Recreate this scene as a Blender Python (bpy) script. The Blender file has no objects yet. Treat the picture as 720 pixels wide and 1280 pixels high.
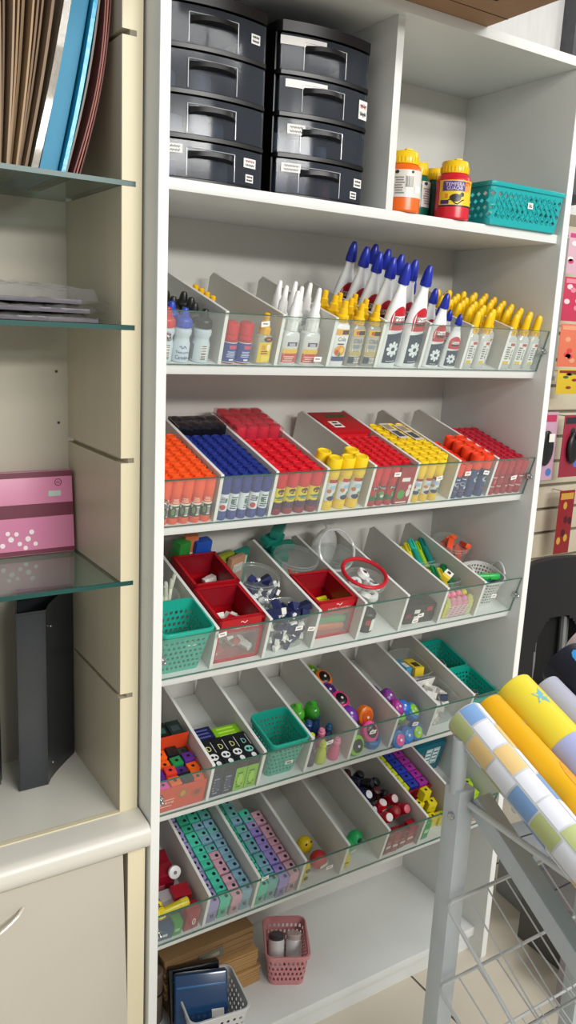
import bpy, bmesh, math, random
from mathutils import Matrix, Vector, Euler
random.seed(7)
COL = bpy.context.scene.collection
PI = math.pi
# ------------------------------------------------------------------ materials
def lin(h):
    h = h.lstrip('#'); o = []
    for i in (0, 2, 4):
        c = int(h[i:i+2], 16)/255
        o.append(c/12.92 if c <= .04045 else ((c+.055)/1.055)**2.4)
    return (o[0], o[1], o[2], 1)
_M = {}
def mat(hexc, rough=.45, metal=0., clear=0., tint=None, noise=0., nscale=30., bump=0., coat=0., name=None, spec=.5, stretch=None, gloss=.05):
    """procedural plastic / board / paper; clear = share of straight-through light"""
    key = (hexc, rough, metal, clear, tint, noise, nscale, bump, coat, spec, stretch, gloss)
    if key in _M: return _M[key]
    m = bpy.data.materials.new(name or 'surface_'+hexc.lstrip('#')); m.use_nodes = True
    nt = m.node_tree; b = nt.nodes['Principled BSDF']; out = nt.nodes['Material Output']
    b.inputs['Base Color'].default_value = lin(hexc); b.inputs['Roughness'].default_value = rough
    b.inputs['Metallic'].default_value = metal; b.inputs['Specular IOR Level'].default_value = spec
    if coat: b.inputs['Coat Weight'].default_value = coat; b.inputs['Coat Roughness'].default_value = .08
    if noise or bump:
        tc = nt.nodes.new('ShaderNodeTexCoord'); nz = nt.nodes.new('ShaderNodeTexNoise')
        nz.inputs['Scale'].default_value = nscale; nz.inputs['Detail'].default_value = 5
        src = tc.outputs['Object']
        if stretch:
            mp = nt.nodes.new('ShaderNodeMapping'); mp.inputs['Scale'].default_value = stretch
            nt.links.new(src, mp.inputs['Vector']); src = mp.outputs['Vector']
        nt.links.new(src, nz.inputs['Vector'])
        if noise:
            mx = nt.nodes.new('ShaderNodeMixRGB'); mx.blend_type = 'MULTIPLY'; mx.inputs['Fac'].default_value = 1
            rp = nt.nodes.new('ShaderNodeValToRGB')
            rp.color_ramp.elements[0].position = .3; rp.color_ramp.elements[1].position = .7
            v = 1-noise; rp.color_ramp.elements[0].color = (v, v, v, 1); rp.color_ramp.elements[1].color = (1, 1, 1, 1)
            nt.links.new(nz.outputs['Fac'], rp.inputs['Fac'])
            mx.inputs['Color1'].default_value = lin(hexc); nt.links.new(rp.outputs['Color'], mx.inputs['Color2'])
            nt.links.new(mx.outputs['Color'], b.inputs['Base Color'])
        if bump:
            bp = nt.nodes.new('ShaderNodeBump'); bp.inputs['Strength'].default_value = bump; bp.inputs['Distance'].default_value = .002
            nt.links.new(nz.outputs['Fac'], bp.inputs['Height']); nt.links.new(bp.outputs['Normal'], b.inputs['Normal'])
    if clear:
        t = nt.nodes.new('ShaderNodeBsdfTransparent'); t.inputs['Color'].default_value = lin(tint or 'ffffff')
        mx = nt.nodes.new('ShaderNodeMixShader'); mx.inputs['Fac'].default_value = 1-clear
        nt.links.new(t.outputs[0], mx.inputs[1]); nt.links.new(b.outputs[0], mx.inputs[2])
        gl = nt.nodes.new('ShaderNodeBsdfGlossy'); gl.inputs['Roughness'].default_value = gloss
        fr = nt.nodes.new('ShaderNodeFresnel'); fr.inputs['IOR'].default_value = 1.45 if gloss == .05 else 1.22
        m2 = nt.nodes.new('ShaderNodeMixShader'); ge = nt.nodes.new('ShaderNodeNewGeometry'); mu = nt.nodes.new('ShaderNodeMath'); mu.operation = 'SUBTRACT'; mu.use_clamp = True
        nt.links.new(fr.outputs[0], mu.inputs[0]); nt.links.new(ge.outputs['Backfacing'], mu.inputs[1])
        nt.links.new(mu.outputs[0], m2.inputs['Fac']); nt.links.new(mx.outputs[0], m2.inputs[1]); nt.links.new(gl.outputs[0], m2.inputs[2])
        nt.links.new(m2.outputs[0], out.inputs['Surface'])
    _M[key] = m
    return m
def P(h, r=.35): return mat(h, r)                                  # plain moulded plastic
# ------------------------------------------------------------------ mesh building
def T(x=0, y=0, z=0): return Matrix.Translation((x, y, z))
def RX(a): return Matrix.Rotation(a, 4, 'X')
def RY(a): return Matrix.Rotation(a, 4, 'Y')
def RZ(a): return Matrix.Rotation(a, 4, 'Z')
_box = {}; _txt = {}
def text_geo(s):
    if s not in _txt:
        c = bpy.data.curves.new('lettering', 'FONT'); c.body = s; c.align_x = 'CENTER'; c.resolution_u = 2
        o = bpy.data.objects.new('lettering', c); me = bpy.data.meshes.new_from_object(o)
        vs = [v.co.xy.copy() for v in me.vertices]; fs = [tuple(p.vertices) for p in me.polygons]
        x0 = min(v.x for v in vs); x1 = max(v.x for v in vs); y0 = min(v.y for v in vs); y1 = max(v.y for v in vs)
        vs = [((v.x-(x0+x1)/2)/(x1-x0), (v.y-(y0+y1)/2)/(y1-y0)) for v in vs]
        bpy.data.objects.remove(o); bpy.data.curves.remove(c); bpy.data.meshes.remove(me)
        _txt[s] = (vs, fs)
    return _txt[s]
class MB:
    def __init__(s): s.v = []; s.f = []; s.m = []; s.mats = []
    def mi(s, m):
        if m not in s.mats: s.mats.append(m)
        return s.mats.index(m)
    def add(s, vs, fs, m, M=None):
        b = len(s.v); k = s.mi(m) if not isinstance(m, list) else None
        s.v += [tuple(M @ Vector(p)) if M else tuple(p) for p in vs]
        for i, f in enumerate(fs):
            s.f.append(tuple(b+j for j in f)); s.m.append(k if k is not None else s.mi(m[i]))
        return s
    def box(s, x0, x1, y0, y1, z0, z1, m, bev=0., M=None, seg=2):
        sx, sy, sz = x1-x0, y1-y0, z1-z0; key = (round(sx, 5), round(sy, 5), round(sz, 5), bev, seg)
        if key not in _box:
            bm = bmesh.new(); bmesh.ops.create_cube(bm, size=1)
            for v in bm.verts: v.co = Vector((v.co.x*sx, v.co.y*sy, v.co.z*sz))
            if bev: bmesh.ops.bevel(bm, geom=bm.edges[:], offset=min(bev, .48*min(sx, sy, sz)), segments=seg, affect='EDGES', profile=.6)
            bm.verts.index_update()
            _box[key] = ([v.co.copy() for v in bm.verts], [tuple(v.index for v in f.verts) for f in bm.faces]); bm.free()
        vs, fs = _box[key]; c = Vector(((x0+x1)/2, (y0+y1)/2, (z0+z1)/2))
        return s.add([v+c for v in vs], fs, m, M)
    def lathe(s, prof, m, seg=20, sx=1., sy=1., M=None, pw=2.):
        vs = []; fs = []; ms = []; n = len(prof)
        for r, z in prof:
            for k in range(seg):
                a = 2*PI*k/seg; c, d = math.cos(a), math.sin(a)
                q = (abs(c)**pw+abs(d)**pw)**(-1/pw)
                vs.append((r*sx*c*q, r*sy*d*q, z))
        for i in range(n-1):
            for k in range(seg):
                j = (k+1) % seg
                fs.append((i*seg+k, i*seg+j, (i+1)*seg+j, (i+1)*seg+k)); ms.append(m[i] if isinstance(m, list) else m)
        if prof[0][0] > 1e-6: fs.append(tuple(range(seg-1, -1, -1))); ms.append(ms[0])
        if prof[-1][0] > 1e-6: fs.append(tuple((n-1)*seg+k for k in range(seg))); ms.append(ms[-2] if len(ms) > 1 else ms[0])
        return s.add(vs, fs, ms, M)
    def ball(s, c, rx, ry, rz, m, seg=16, rings=10, M=None):
        pr = [(max(math.sin(PI*i/rings), 1e-7), -math.cos(PI*i/rings)) for i in range(rings+1)]
        vs = []; fs = []
        for r, z in pr:
            for k in range(seg): a = 2*PI*k/seg; vs.append((c[0]+rx*r*math.cos(a), c[1]+ry*r*math.sin(a), c[2]+rz*z))
        for i in range(rings):
            for k in range(seg):
                j = (k+1) % seg; fs.append((i*seg+k, i*seg+j, (i+1)*seg+j, (i+1)*seg+k))
        return s.add(vs, fs, m, M)
    def tube(s, pts, r, m, seg=8, closed=False, M=None):
        pts = [Vector(p) for p in pts]; n = len(pts); vs = []; fs = []; up = None
        for i in range(n):
            a = pts[(i-1) % n] if (closed or i) else pts[0]; b = pts[(i+1) % n] if (closed or i < n-1) else pts[-1]
            d = (b-a).normalized()
            if up is None: up = d.orthogonal().normalized()
            up = (up-d*up.dot(d)).normalized(); w = d.cross(up)
            for k in range(seg):
                t = 2*PI*k/seg; vs.append(pts[i]+(up*math.cos(t)+w*math.sin(t))*r)
        for i in range(n if closed else n-1):
            i2 = (i+1) % n
            for k in range(seg):
                j = (k+1) % seg; fs.append((i*seg+k, i*seg+j, i2*seg+j, i2*seg+k))
        if not closed: fs += [tuple(range(seg-1, -1, -1)), tuple((n-1)*seg+k for k in range(seg))]
        return s.add(vs, fs, m, M)
    def prism(s, poly, z0, z1, m, M=None):
        n = len(poly); vs = [(x, y, z0) for x, y in poly]+[(x, y, z1) for x, y in poly]
        fs = [tuple(range(n-1, -1, -1)), tuple(range(n, 2*n))]+[(i, (i+1) % n, n+(i+1) % n, n+i) for i in range(n)]
        return s.add(vs, fs, m, M)
    def text(s, t, w, h, m, M=None, f=None):
        """lettering in the local XZ plane facing -Y (f maps x,z to a point)"""
        vs, fs = text_geo(t); f = f or (lambda x, z: (x, 0, z))
        return s.add([f(x*w, y*h) for x, y in vs], fs, m, M)
    def patch(s, f, x0, x1, z0, z1, m, nx=6, nz=2):
        vs = [f(x0+(x1-x0)*i/nx, z0+(z1-z0)*j/nz) for j in range(nz+1) for i in range(nx+1)]
        fs = [(j*(nx+1)+i, j*(nx+1)+i+1, (j+1)*(nx+1)+i+1, (j+1)*(nx+1)+i) for j in range(nz) for i in range(nx)]
        return s.add(vs, fs, m)
    def disc(s, f, cx, cz, rx, rz, m, n=14):
        vs = [f(cx, cz)]; fs = []
        for q in (.5, 1):
            for k in range(n): a = 2*PI*k/n; vs.append(f(cx+rx*q*math.cos(a), cz+rz*q*math.sin(a)))
        for k in range(n):
            j = (k+1) % n; fs += [(0, 1+k, 1+j), (1+k, 1+n+k, 1+n+j, 1+j)]
        return s.add(vs, fs, m)
    def mesh(s, name, solid=0.):
        me = bpy.data.meshes.new(name); me.from_pydata(s.v, [], s.f)
        for m in s.mats: me.materials.append(m)
        me.polygons.foreach_set('material_index', s.m)
        bm = bmesh.new(); bm.from_mesh(me)
        for f in bm.faces: f.smooth = True
        for e in bm.edges: e.smooth = len(e.link_faces) == 2 and e.calc_face_angle(9) < .6
        bm.to_mesh(me); bm.free()
        return me
# ------------------------------------------------------------------ scene tree
def tag(o, label, cat, group=None):
    o['label'] = label; o['category'] = cat
    if group: o['group'] = group
    return o
def link(name, me, parent=None, M=None, label=None, solid=0.):
    o = bpy.data.objects.new(name, me); COL.objects.link(o)
    if parent: o.parent = parent
    if M is not None: o.matrix_local = M
    if label: o['label'] = label
    if solid:
        md = o.modifiers.new('thickness', 'SOLIDIFY'); md.thickness = solid; md.offset = 0
    return o
def thing(name, label, cat, M=None, group=None):
    o = bpy.data.objects.new(name, None); COL.objects.link(o); o.empty_display_size = .02
    if M is not None: o.matrix_world = M
    return tag(o, label, cat, group)
# a kind is a list of (part name, mesh, sub-parts, label, solidify); placing it makes a thing with its own parts
def part(name, mb, subs=(), label=None, solid=0.):
    return (name, mb.mesh(name) if isinstance(mb, MB) else mb, list(subs), label, solid)
def place(kind, M, name, label, cat, group=None):
    if len(kind) == 1 and not kind[0][2]:
        o = link(name, kind[0][1], None, M, None, kind[0][4]); return tag(o, label, cat, group)
    t = thing(name, label, cat, M, group)
    for n, me, subs, lb, so in kind:
        p = link(n, me, t, None, lb, so)
        for n2, me2, _, lb2, so2 in subs: link(n2, me2, p, None, lb2, so2)
    return t
def structure(name, mb):
    o = link(name, mb.mesh(name)); o['kind'] = 'structure'; return o
ORD = ['first', 'second', 'third', 'fourth', 'fifth', 'sixth', 'seventh', 'eighth', 'ninth', 'tenth', 'eleventh', 'twelfth', 'thirteenth']
# ------------------------------------------------------------------ the place: measures in metres
W, D, TK = .8688, .3074, .0173
S = .030
Z = [2.0229, 1.7122, 1.4367, 1.1709, .9007, .6388, .3698, .0699]
TH = .285
BW = W/8
def TR(i):
    c, s_ = math.cos(TH), math.sin(TH)
    return Matrix(((1, 0, 0, 0), (0, c, -s_, S), (0, s_, c, Z[i]), (0, 0, 0, 1)))
def at(i, x, v, n=0., rz=0.): return TR(i) @ T(x, v, n) @ RZ(rz)
BIN = ['leftmost', 'second', 'third', 'fourth', 'fifth', 'sixth', 'seventh', 'rightmost']
white = mat('dcdfdd', .38, noise=.04, nscale=3, name='white_melamine')
whitein = mat('d2d0ca', .45, noise=.03, nscale=3, name='white_melamine_inside')
edge = mat('e9ebe8', .35, name='white_edge_band')
cream = mat('cdc4ad', .42, noise=.07, nscale=4, stretch=(4, 4, .6), name='cream_melamine')
creamedge = mat('e6dcbc', .4, noise=.06, nscale=5, stretch=(4, 4, .5), name='cream_edge')
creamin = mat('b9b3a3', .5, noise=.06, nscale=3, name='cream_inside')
acryl = mat('eef2f0', .12, clear=.945, tint='fbfdfc', name='clear_acrylic')
acrylec = mat('4c7a6c', .15, clear=.25, tint='a8cfc2', name='acrylic_cut_edge')
glass = mat('8fb5a8', .08, clear=.86, tint='e2eeea', name='shelf_glass')
glassedge = mat('0b4b46', .3, name='glass_cut_edge')
steel = mat('b8bcbd', .25, metal=1, name='nickel')
grooves = mat('8c8474', .7, name='groove_board')
black = mat('0d0d0f', .35); darkg = mat('2a2d33', .4)
paper = mat('eeece6', .7); ink = mat('2b2b2e', .6)
# ------------------------------------------------------------------ room
def room():
    m = MB(); tile = bpy.data.materials.new('cream_floor_tile'); tile.use_nodes = True
    nt = tile.node_tree; b = nt.nodes['Principled BSDF']; tc = nt.nodes.new('ShaderNodeTexCoord'); br = nt.nodes.new('ShaderNodeTexBrick')
    br.offset = 0; br.inputs['Color1'].default_value = lin('cfc7b6'); br.inputs['Color2'].default_value = lin('d3cbbb'); br.inputs['Mortar'].default_value = lin('55504a')
    br.inputs['Scale'].default_value = 1; br.inputs['Mortar Size'].default_value = .003; br.inputs['Brick Width'].default_value = .45; br.inputs['Row Height'].default_value = .45
    mp = nt.nodes.new('ShaderNodeMapping'); mp.inputs['Location'].default_value = (.22, .2, 0)
    nt.links.new(tc.outputs['Object'], mp.inputs['Vector']); nt.links.new(mp.outputs['Vector'], br.inputs['Vector'])
    nt.links.new(br.outputs['Color'], b.inputs['Base Color']); b.inputs['Roughness'].default_value = .3
    m.box(-3, 4.5, -4, 1.2, -.05, 0, tile); structure('floor', m)
    m = MB(); pl = mat('e4e4e2', .8, noise=.12, nscale=25, bump=.6, stretch=(1, 1, .25), name='white_plaster')
    m.box(-3, 4.5, 1.04, 1.1, 0, 2.9, pl); structure('wall_back', m)
room()
def slat_wall():
    t = thing('slat_wall', 'cream slatted display wall with dark grooves right of the white shelving', 'display wall', T(0, 1.0, 0))
    m = MB(); m.box(.95, 3.2, .02, .038, .3, 1.97, grooves); link('backing', m.mesh('backing'), t)
    z = .53
    zs = [.335, .435, .53, .626, .735, .835, .933, 1.03, 1.13, 1.23, 1.33, 1.43, 1.53, 1.63, 1.73, 1.83, 1.93]
    for a, b in zip(zs[:-1], zs[1:]):
        m = MB(); m.box(.95, 3.2, 0, .02, a+.006, b-.006, cream, .002); link('slat', m.mesh('slat'), t)
slat_wall()
# ------------------------------------------------------------------ the white shelving unit
FRONT_STICKERS = {2: [(0.179, 0.073), (0.298, 0.015)], 3: [(0.601, 0.055), (0.677, 0.061), (0.73, 0.06), (0.819, 0.043), (0.488, 0.07)], 4: [(0.116, 0.078), (0.28, 0.061), (0.309, 0.054), (0.587, 0.036), (0.576, 0.024), (0.793, 0.052)], 5: [(0.365, 0.072), (0.475, 0.067), (0.593, 0.056)], 6: [(0.225, 0.09), (0.39, 0.048)]}
def shelving():
    u = thing('shelving_unit', 'tall white shelving unit with seven tiers full of stationery', 'shelving unit')
    for x0, x1 in ((-TK, 0), (W, W+TK)):
        m = MB(); m.box(x0, x1, 0, D+.006, 0, Z[0], white, .0008); m.box(x0+.0006, x1-.0006, -.0006, .0004, .004, Z[0]-.001, edge)
        link('side_panel', m.mesh('side_panel'), u)
    m = MB(); m.box(-TK, W+TK, -.001, D+.006, Z[0], Z[0]+TK, white, .001); link('top_board', m.mesh('top_board'), u)
    m = MB(); m.box(0, W, D, D+.006, .0, Z[0], whitein); link('back_panel', m.mesh('back_panel'), u)
    m = MB(); m.box(0, W, .011, D, Z[1]-TK, Z[1], white, .001); link('shelf', m.mesh('shelf'), u)
    m = MB(); m.box(0, W, S, D, Z[7]-.024, Z[7], white, .001); link('shelf', m.mesh('shelf'), u)
    m = MB(); m.box(0, W, S+.012, S+.028, 0, Z[7]-.024, white); link('plinth', m.mesh('plinth'), u)
    m = MB(); m.box(.4185, .434, .012, D, Z[1], Z[0], white, .0008); link('partition', m.mesh('partition'), u)
    L = (D-S)/math.cos(TH)
    bm_ = MB(); bm_.box(0, W, 0, L-.006, -.017, 0, white, .001); me_b = bm_.mesh('shelf')
    dm = MB(); poly = [(.003, 0), (L-.007, 0), (L-.007, .078), (L-.019, .0885), (.003, .0885)]
    dm.prism(poly, -.003, .003, whitein, Matrix(((0, 0, 1, 0), (1, 0, 0, 0), (0, 1, 0, 0), (0, 0, 0, 1))))
    dm.box(-.003, .003, .0022, .0032, .0005, .0885, edge); dm.box(-.003, .003, .003, L-.019, .0884, .0889, edge)
    me_d = dm.mesh('divider')
    fm = MB(); fm.box(.001, W-.001, -.0035, 0, .0005, .0865, acryl); fm.box(.001, W-.001, -.0035, 0, .0865, .0875, acrylec)
    fm.box(.001, W-.001, -.0035, 0, 0, .0008, acrylec); fm.box(W-.0018, W-.0008, -.0035, 0, .0008, .0865, acrylec); me_f = fm.mesh('clear_front')
    cm = MB(); cm.box(-.012, 0, -.004, .006, -.006, .006, steel, .0015); cm.lathe([(.0035, 0), (.0035, .006), (.002, .008)], steel, 12, M=T(-.005, -.004, 0) @ RX(PI/2)); me_c = cm.mesh('clip')
    for i in range(2, 7):
        link('shelf', me_b, u, TR(i))
        for k in range(1, 8): link('divider', me_d, u, TR(i) @ T(BW*k, 0, 0))
        f = link('clear_front', me_f, u, TR(i)); link('clip', me_c, f, T(W, -.004, .045)); link('clip', me_c, f, T(.012, -.004, .045))
        for n, (x, z) in enumerate(FRONT_STICKERS[i]):
            m = MB(); m.box(x-.008, x+.008, -.0042, -.0036, z-.0045, z+.0045, paper, M=T(x, 0, z) @ RY(.18*(n % 3-1)) @ T(-x, 0, -z)); m.box(x-.005, x+.004, -.0046, -.0042, z-.0005, z+.0015, mat('8a8a8c', .7)); link('price_label', m.mesh('price_label'), f, None, 'white price label')
shelving()
# ------------------------------------------------------------------ the cream cabinet on the left
YC, XI, XO = .0507, -.054, -.0212
def cabinet():
    c = thing('display_cabinet', 'cream display cabinet with grooved side and rounded counter, left of white shelving', 'cabinet')
    m = MB(); cuts = [.874, 1.075, 1.281, 1.49, 1.701, 1.907, 2.11]; z = .655
    m.box(XI+.012, XO, YC, .318, .655, 2.3, cream)
    for q in cuts:
        m.box(XI, XI+.012, YC, .318, z, q-.004, cream); z = q+.004
    m.box(XI, XI+.012, YC, .318, z, 2.3, cream)
    z = .655
    for q in cuts:
        m.box(XI+.0005, XO-.0005, YC-.0006, YC+.0005, z, q-.004, creamedge); z = q+.004
        m.box(XI+.0225, XO-.0005, YC-.0006, YC+.0005, q-.004, q+.004, creamedge)
        m.box(XI+.0121, XI+.0225, YC-.0003, YC+.0005, q-.004, q+.004, grooves)
    m.box(XI+.0005, XO-.0005, YC-.0006, YC+.0005, z, 2.3, creamedge)
    link('side_panel', m.mesh('side_panel'), c)
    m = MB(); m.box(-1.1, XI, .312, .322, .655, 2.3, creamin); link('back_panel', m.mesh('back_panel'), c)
    for (x, zz) in ((-.075, 1.405), (-.072, 1.312)):
        h = MB(); h.lathe([(.0025, 0), (.0025, .0012)], ink, 10, M=T(x, .312, zz) @ RX(PI/2)); link('peg_hole', h.mesh('peg_hole'), c)
    # counter with a rounded front
    pr = [(.322, .655), (YC, .655), (YC-.012, .6545), (YC-.04, .651)]
    for k in range(9):
        a = PI/2-PI*k/8*.95; pr.append((YC-.045-.017*math.cos(a)*1.0, .628+.0225*math.sin(a)))
    pr += [(YC-.03, .604), (.322, .604)]
    m = MB(); ct = mat('dcd9cf', .3, noise=.03, nscale=6, name='counter_laminate')
    m.prism(pr, -1.1, XO+.0012, ct, Matrix(((0, 0, 1, 0), (1, 0, 0, 0), (0, 1, 0, 0), (0, 0, 0, 1))))
    link('countertop', m.mesh('countertop'), c)
    m = MB(); m.box(-1.1, XI, YC-.003, YC+.006, .6548, .6568, creamedge); link('edge_strip', m.mesh('edge_strip'), c)
    m = MB(); m.box(XI, XO-.0005, .012, .322, 0, .604, cream); m.box(XI+.0005, XO-.001, .0113, .013, 0, .604, creamedge); link('base_panel', m.mesh('base_panel'), c)
    m = MB(); m.box(-1.1, XI, .3, .31, 0, .604, darkg); link('base_back', m.mesh('base_back'), c)
    m = MB(); poly = [(-.75, .02), (-.0475, .02), (-.0645, .600), (-.75, .6)]
    m.prism(poly, -.026, -.008, mat('c5bfb2', .45, noise=.04, nscale=3, name='door_laminate'), Matrix(((1, 0, 0, 0), (0, 0, -1, 0), (0, 1, 0, 0), (0, 0, 0, 1))))
    d = link('door', m.mesh('door'), c)
    h = MB(); pts = [(-.36+.125*t/12, .008-.022*math.sin(PI*t/12)**.6, .508+.052*t/12) for t in range(13)]
    h.tube(pts, .0035, mat('d4cfc4', .25, metal=.3), 8); link('handle', h.mesh('handle'), d)
cabinet()
def glass_shelves():
    for z, lb in ((1.701, 'green-edged glass shelf carrying the upright paper folders'), (1.49, 'green-edged glass shelf carrying the flat plastic sleeves'), (1.075, 'green-edged glass shelf carrying the pink patterned box')):
        m = MB(); m.box(-1.0, XI+.0095, YC+.003, .311, z-.0036, z+.0036, glass); m.box(-1.0, XI+.022, YC-.0004, YC+.003, z-.0036, z+.0036, glassedge)
        tag(link('glass_shelf', m.mesh('glass_shelf')), lb, 'glass shelf', 'glass shelves of the cream cabinet')
glass_shelves()
# ------------------------------------------------------------------ contents of the cream cabinet
def sheet(path, y0, y1, th, m, mb=None, ny=1, wob=0.):
    """an upright sheet: path in x,z swept along y, with thickness"""
    mb = mb or MB(); n = len(path); vs = []; fs = []
    for side in (-th/2, th/2):
        for j in range(ny+1):
            y = y0+(y1-y0)*j/ny
            for k, (x, z) in enumerate(path): vs.append((x+side+wob*math.sin(7*j/ny+3.1*k/n+x*40), y, z))
    q = (ny+1)*n
    for j in range(ny):
        for k in range(n-1):
            a = j*n+k; fs += [(a, a+1, a+n+1, a+n), (q+a, q+a+n, q+a+n+1, q+a+1)]
    for k in range(n-1):
        fs += [(k, q+k, q+k+1, k+1), (ny*n+k, ny*n+k+1, q+ny*n+k+1, q+ny*n+k)]
    for j in range(ny): fs += [(j*n, j*n+n, q+j*n+n, q+j*n), (j*n+n-1, q+j*n+n-1, q+j*n+2*n-1, j*n+2*n-1)]
    return mb.add(vs, fs, m)
def folders():
    def path(xb, xt, bow): return [(xb+(xt-xb)*t+bow*math.sin(PI*t), 1.7055+.275*t) for t in [i/10 for i in range(11)]]
    kraft = ['a98d6d', '9c8263', 'b59a78', '8f7760', 'a48a6e', '97806a', 'b09a80']
    n = 13
    for i in range(n):
        xb = -.240+.0043*i; xt = -.256+.0098*i; bow = .001+.0002*i
        m = sheet(path(xb, xt, bow), .075+.01*(i % 3), .285, .0028 if i % 4 else .004, mat(kraft[i % 7], .7, noise=.1, nscale=8))
        w = ['leftmost brown kraft folder on the top glass shelf', ][0] if i == 0 else f'brown kraft folder, {ORD[i-1]} to the right of the leftmost, top glass shelf'
        if i == n-1: w = 'brown kraft folder next to the crinkled clear sleeve'
        tag(link('paper_folder', m.mesh('paper_folder')), w, 'folder', 'kraft folders on the glass shelf')
    m = sheet(path(-.1785, -.118, .000), .062, .285, .010, mat('b9ae9c', .2, clear=.5, tint='e6dccb', bump=1, nscale=70), ny=8, wob=.0014)
    tag(link('plastic_sleeve', m.mesh('plastic_sleeve')), 'crinkled clear plastic sleeve between brown folders and the blue folder', 'sleeve')
    t = thing('blue_folder', 'bright turquoise blue folder in clear wrap, upright on the top glass shelf', 'folder')
    m = sheet(path(-.1540, -.0975, .002), .085, .285, .026, mat('1488b0', .5, noise=.06)); link('cover', m.mesh('cover'), t)
    m = sheet(path(-.1365, -.0795, .004), .07, .285, .006, mat('30b4e2', .25, bump=.6, nscale=60), ny=8, wob=.0006); link('cover', m.mesh('cover'), t, label='lighter blue front cover in clear wrap')
    m = sheet(path(-.1275, -.0715, .007), .085, .285, .003, mat('7c776f', .5)); tag(link('paper_folder', m.mesh('paper_folder')), 'grey folder between the blue folder and the dark red ones', 'folder')
    for i, (c, lb) in enumerate((('8e5049', 'dull red folder nearest the blue one'), ('a4675c', 'dusty pink folder second from the right end'), ('6d3834', 'maroon folder at the right end of the row'))):
        m = sheet(path(-.1185+.0045*i, -.0665+.004*i, .0125-.001*i), .078, .285, .002, mat(c, .6)); tag(link('paper_folder', m.mesh('paper_folder')), lb, 'folder', 'red folders on the glass shelf')
    # flat sleeves on the second glass shelf
    wrap = mat('cfd0d2', .15, clear=.86, tint='f6f6f8', bump=1, nscale=70, spec=.8)
    for i in range(3):
        t = thing('plastic_sleeve', ['grey sheets in crinkled clear plastic, bottom of the flat stack', 'grey sheets in crinkled clear plastic, middle of the flat stack', 'grey sheets in crinkled clear plastic, topmost of the flat stack'][i], 'sleeve', T(-.20+.004*i, .17, 1.4945+.0135*i) @ RZ(.06*(i-1)), 'flat sleeves on the glass shelf')
        m = MB(); m.box(-.15, .125-.02*i, -.085, .09, 0, .007, mat('6d6670', .45, noise=.1), .001); link('sheets', m.mesh('sheets'), t)
        vs = []; fs = []; nx, ny = 26, 14; rr = random.Random(i+3)
        for j in range(ny+1):
            for k in range(nx+1):
                e = min(k, nx-k, j, ny-j)
                vs.append((-.165+.298*k/nx+rr.uniform(-.002, .002), -.1+.205*j/ny, ((.0115 if i < 2 else .018+.010*math.sin(3*k/nx)) if e > 1 else .002+.004*e)+rr.uniform(-.002, .0032)))
        fs = [(j*(nx+1)+k, j*(nx+1)+k+1, (j+1)*(nx+1)+k+1, (j+1)*(nx+1)+k) for j in range(ny) for k in range(nx)]
        m = MB(); m.add(vs, fs, wrap); link('clear_wrap', m.mesh('clear_wrap'), t)
    # pink box leaning on the back wall of the third glass shelf
    t = thing('pink_box', 'pink box with maroon bands leaning on the lowest glass shelf', 'box', T(-.06, .262, 1.080) @ RX(-.10))
    pk = mat('d383a6', .35); mr = mat('6e2a40', .35)
    m = MB(); m.box(-.26, 0, 0, .03, 0, .150, pk, .001); link('carton', m.mesh('carton'), t)
    m = MB()
    for a, b in ((.1395, .1495), (.068, .092), (.001, .009)): m.box(-.2595, -.0003, -.0006, .001, a, b, mr)
    link('band', m.mesh('band'), t, label='maroon printed bands')
    m = MB(); m.box(-.045, -.022, -.0012, 0, .104, .114, mat('b9c9c2', .6)); link('price_label', m.mesh('price_label'), t)
    m = MB(); pts = [(-.026+.006*math.cos(a*PI/9), -.0006, .129+.006*math.sin(a*PI/9)) for a in range(18)]; m.tube(pts, .0006, mr, 6, True); m.box(-.029, -.023, -.001, 0, .1283, .1297, mr)
    link('emblem', m.mesh('emblem'), t)
    m = MB()
    for (x, z, r) in ((-.085, .030, .005), (-.1, .022, .004), (-.115, .031, .005), (-.072, .02, .004), (-.13, .021, .0045), (-.09, .014, .004), (-.105, .04, .004), (-.12, .042, .004), (-.078, .042, .0045)): m.disc(lambda a, b: (a, -.0008, b), x, z, r, r, mat('f2e3ea', .4))
    link('printed_dots', m.mesh('printed_dots'), t, label='white printed polka dots')
    # black magazine files
    def mfile(name, label, x0, x1, y0, fl=.079):
        t = thing(name, label, 'file box', T(0, 0, .6555))
        bk = mat('23262a', .3, noise=.1, nscale=20, name='black_polypropylene')
        curve = [(x1, y0)]+[(x1+fl*q**1.25, y0+.09*q) for q in (.2, .4, .6, .8, 1.)]
        back = (x0+.028, y0+.1)
        outer = [(x0, y0)]+curve+[back]; cx = sum(p[0] for p in outer)/len(outer); cy = sum(p[1] for p in outer)/len(outer)
        inner = [(cx+(x-cx)*.95, cy+(y-cy)*.95) for x, y in outer]
        top = [.34, .34]+[.34+.012*q for q in (.2, .4, .6, .8, 1.)]+[.352]
        n = len(outer); vs = [(x, y, 0) for x, y in outer]+[(x, y, h) for (x, y), h in zip(outer, top)]+[(x, y, h) for (x, y), h in zip(inner, top)]+[(x, y, .005) for x, y in inner]
        fs = [tuple(range(n-1, -1, -1)), tuple(range(3*n, 4*n))]
        for i in range(n):
            j = (i+1) % n
            for q in range(3): fs.append((q*n+i, q*n+j, (q+1)*n+j, (q+1)*n+i))
        m = MB(); m.add(vs, fs, bk); link('shell', m.mesh('shell'), t)
        m = MB(); m.box(x0+.001, x1-.001, y0-.0012, y0, .004, .336, mat('33363a', .22, noise=.12, nscale=14, bump=.2), .0005); link('spine', m.mesh('spine'), t)
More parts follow.
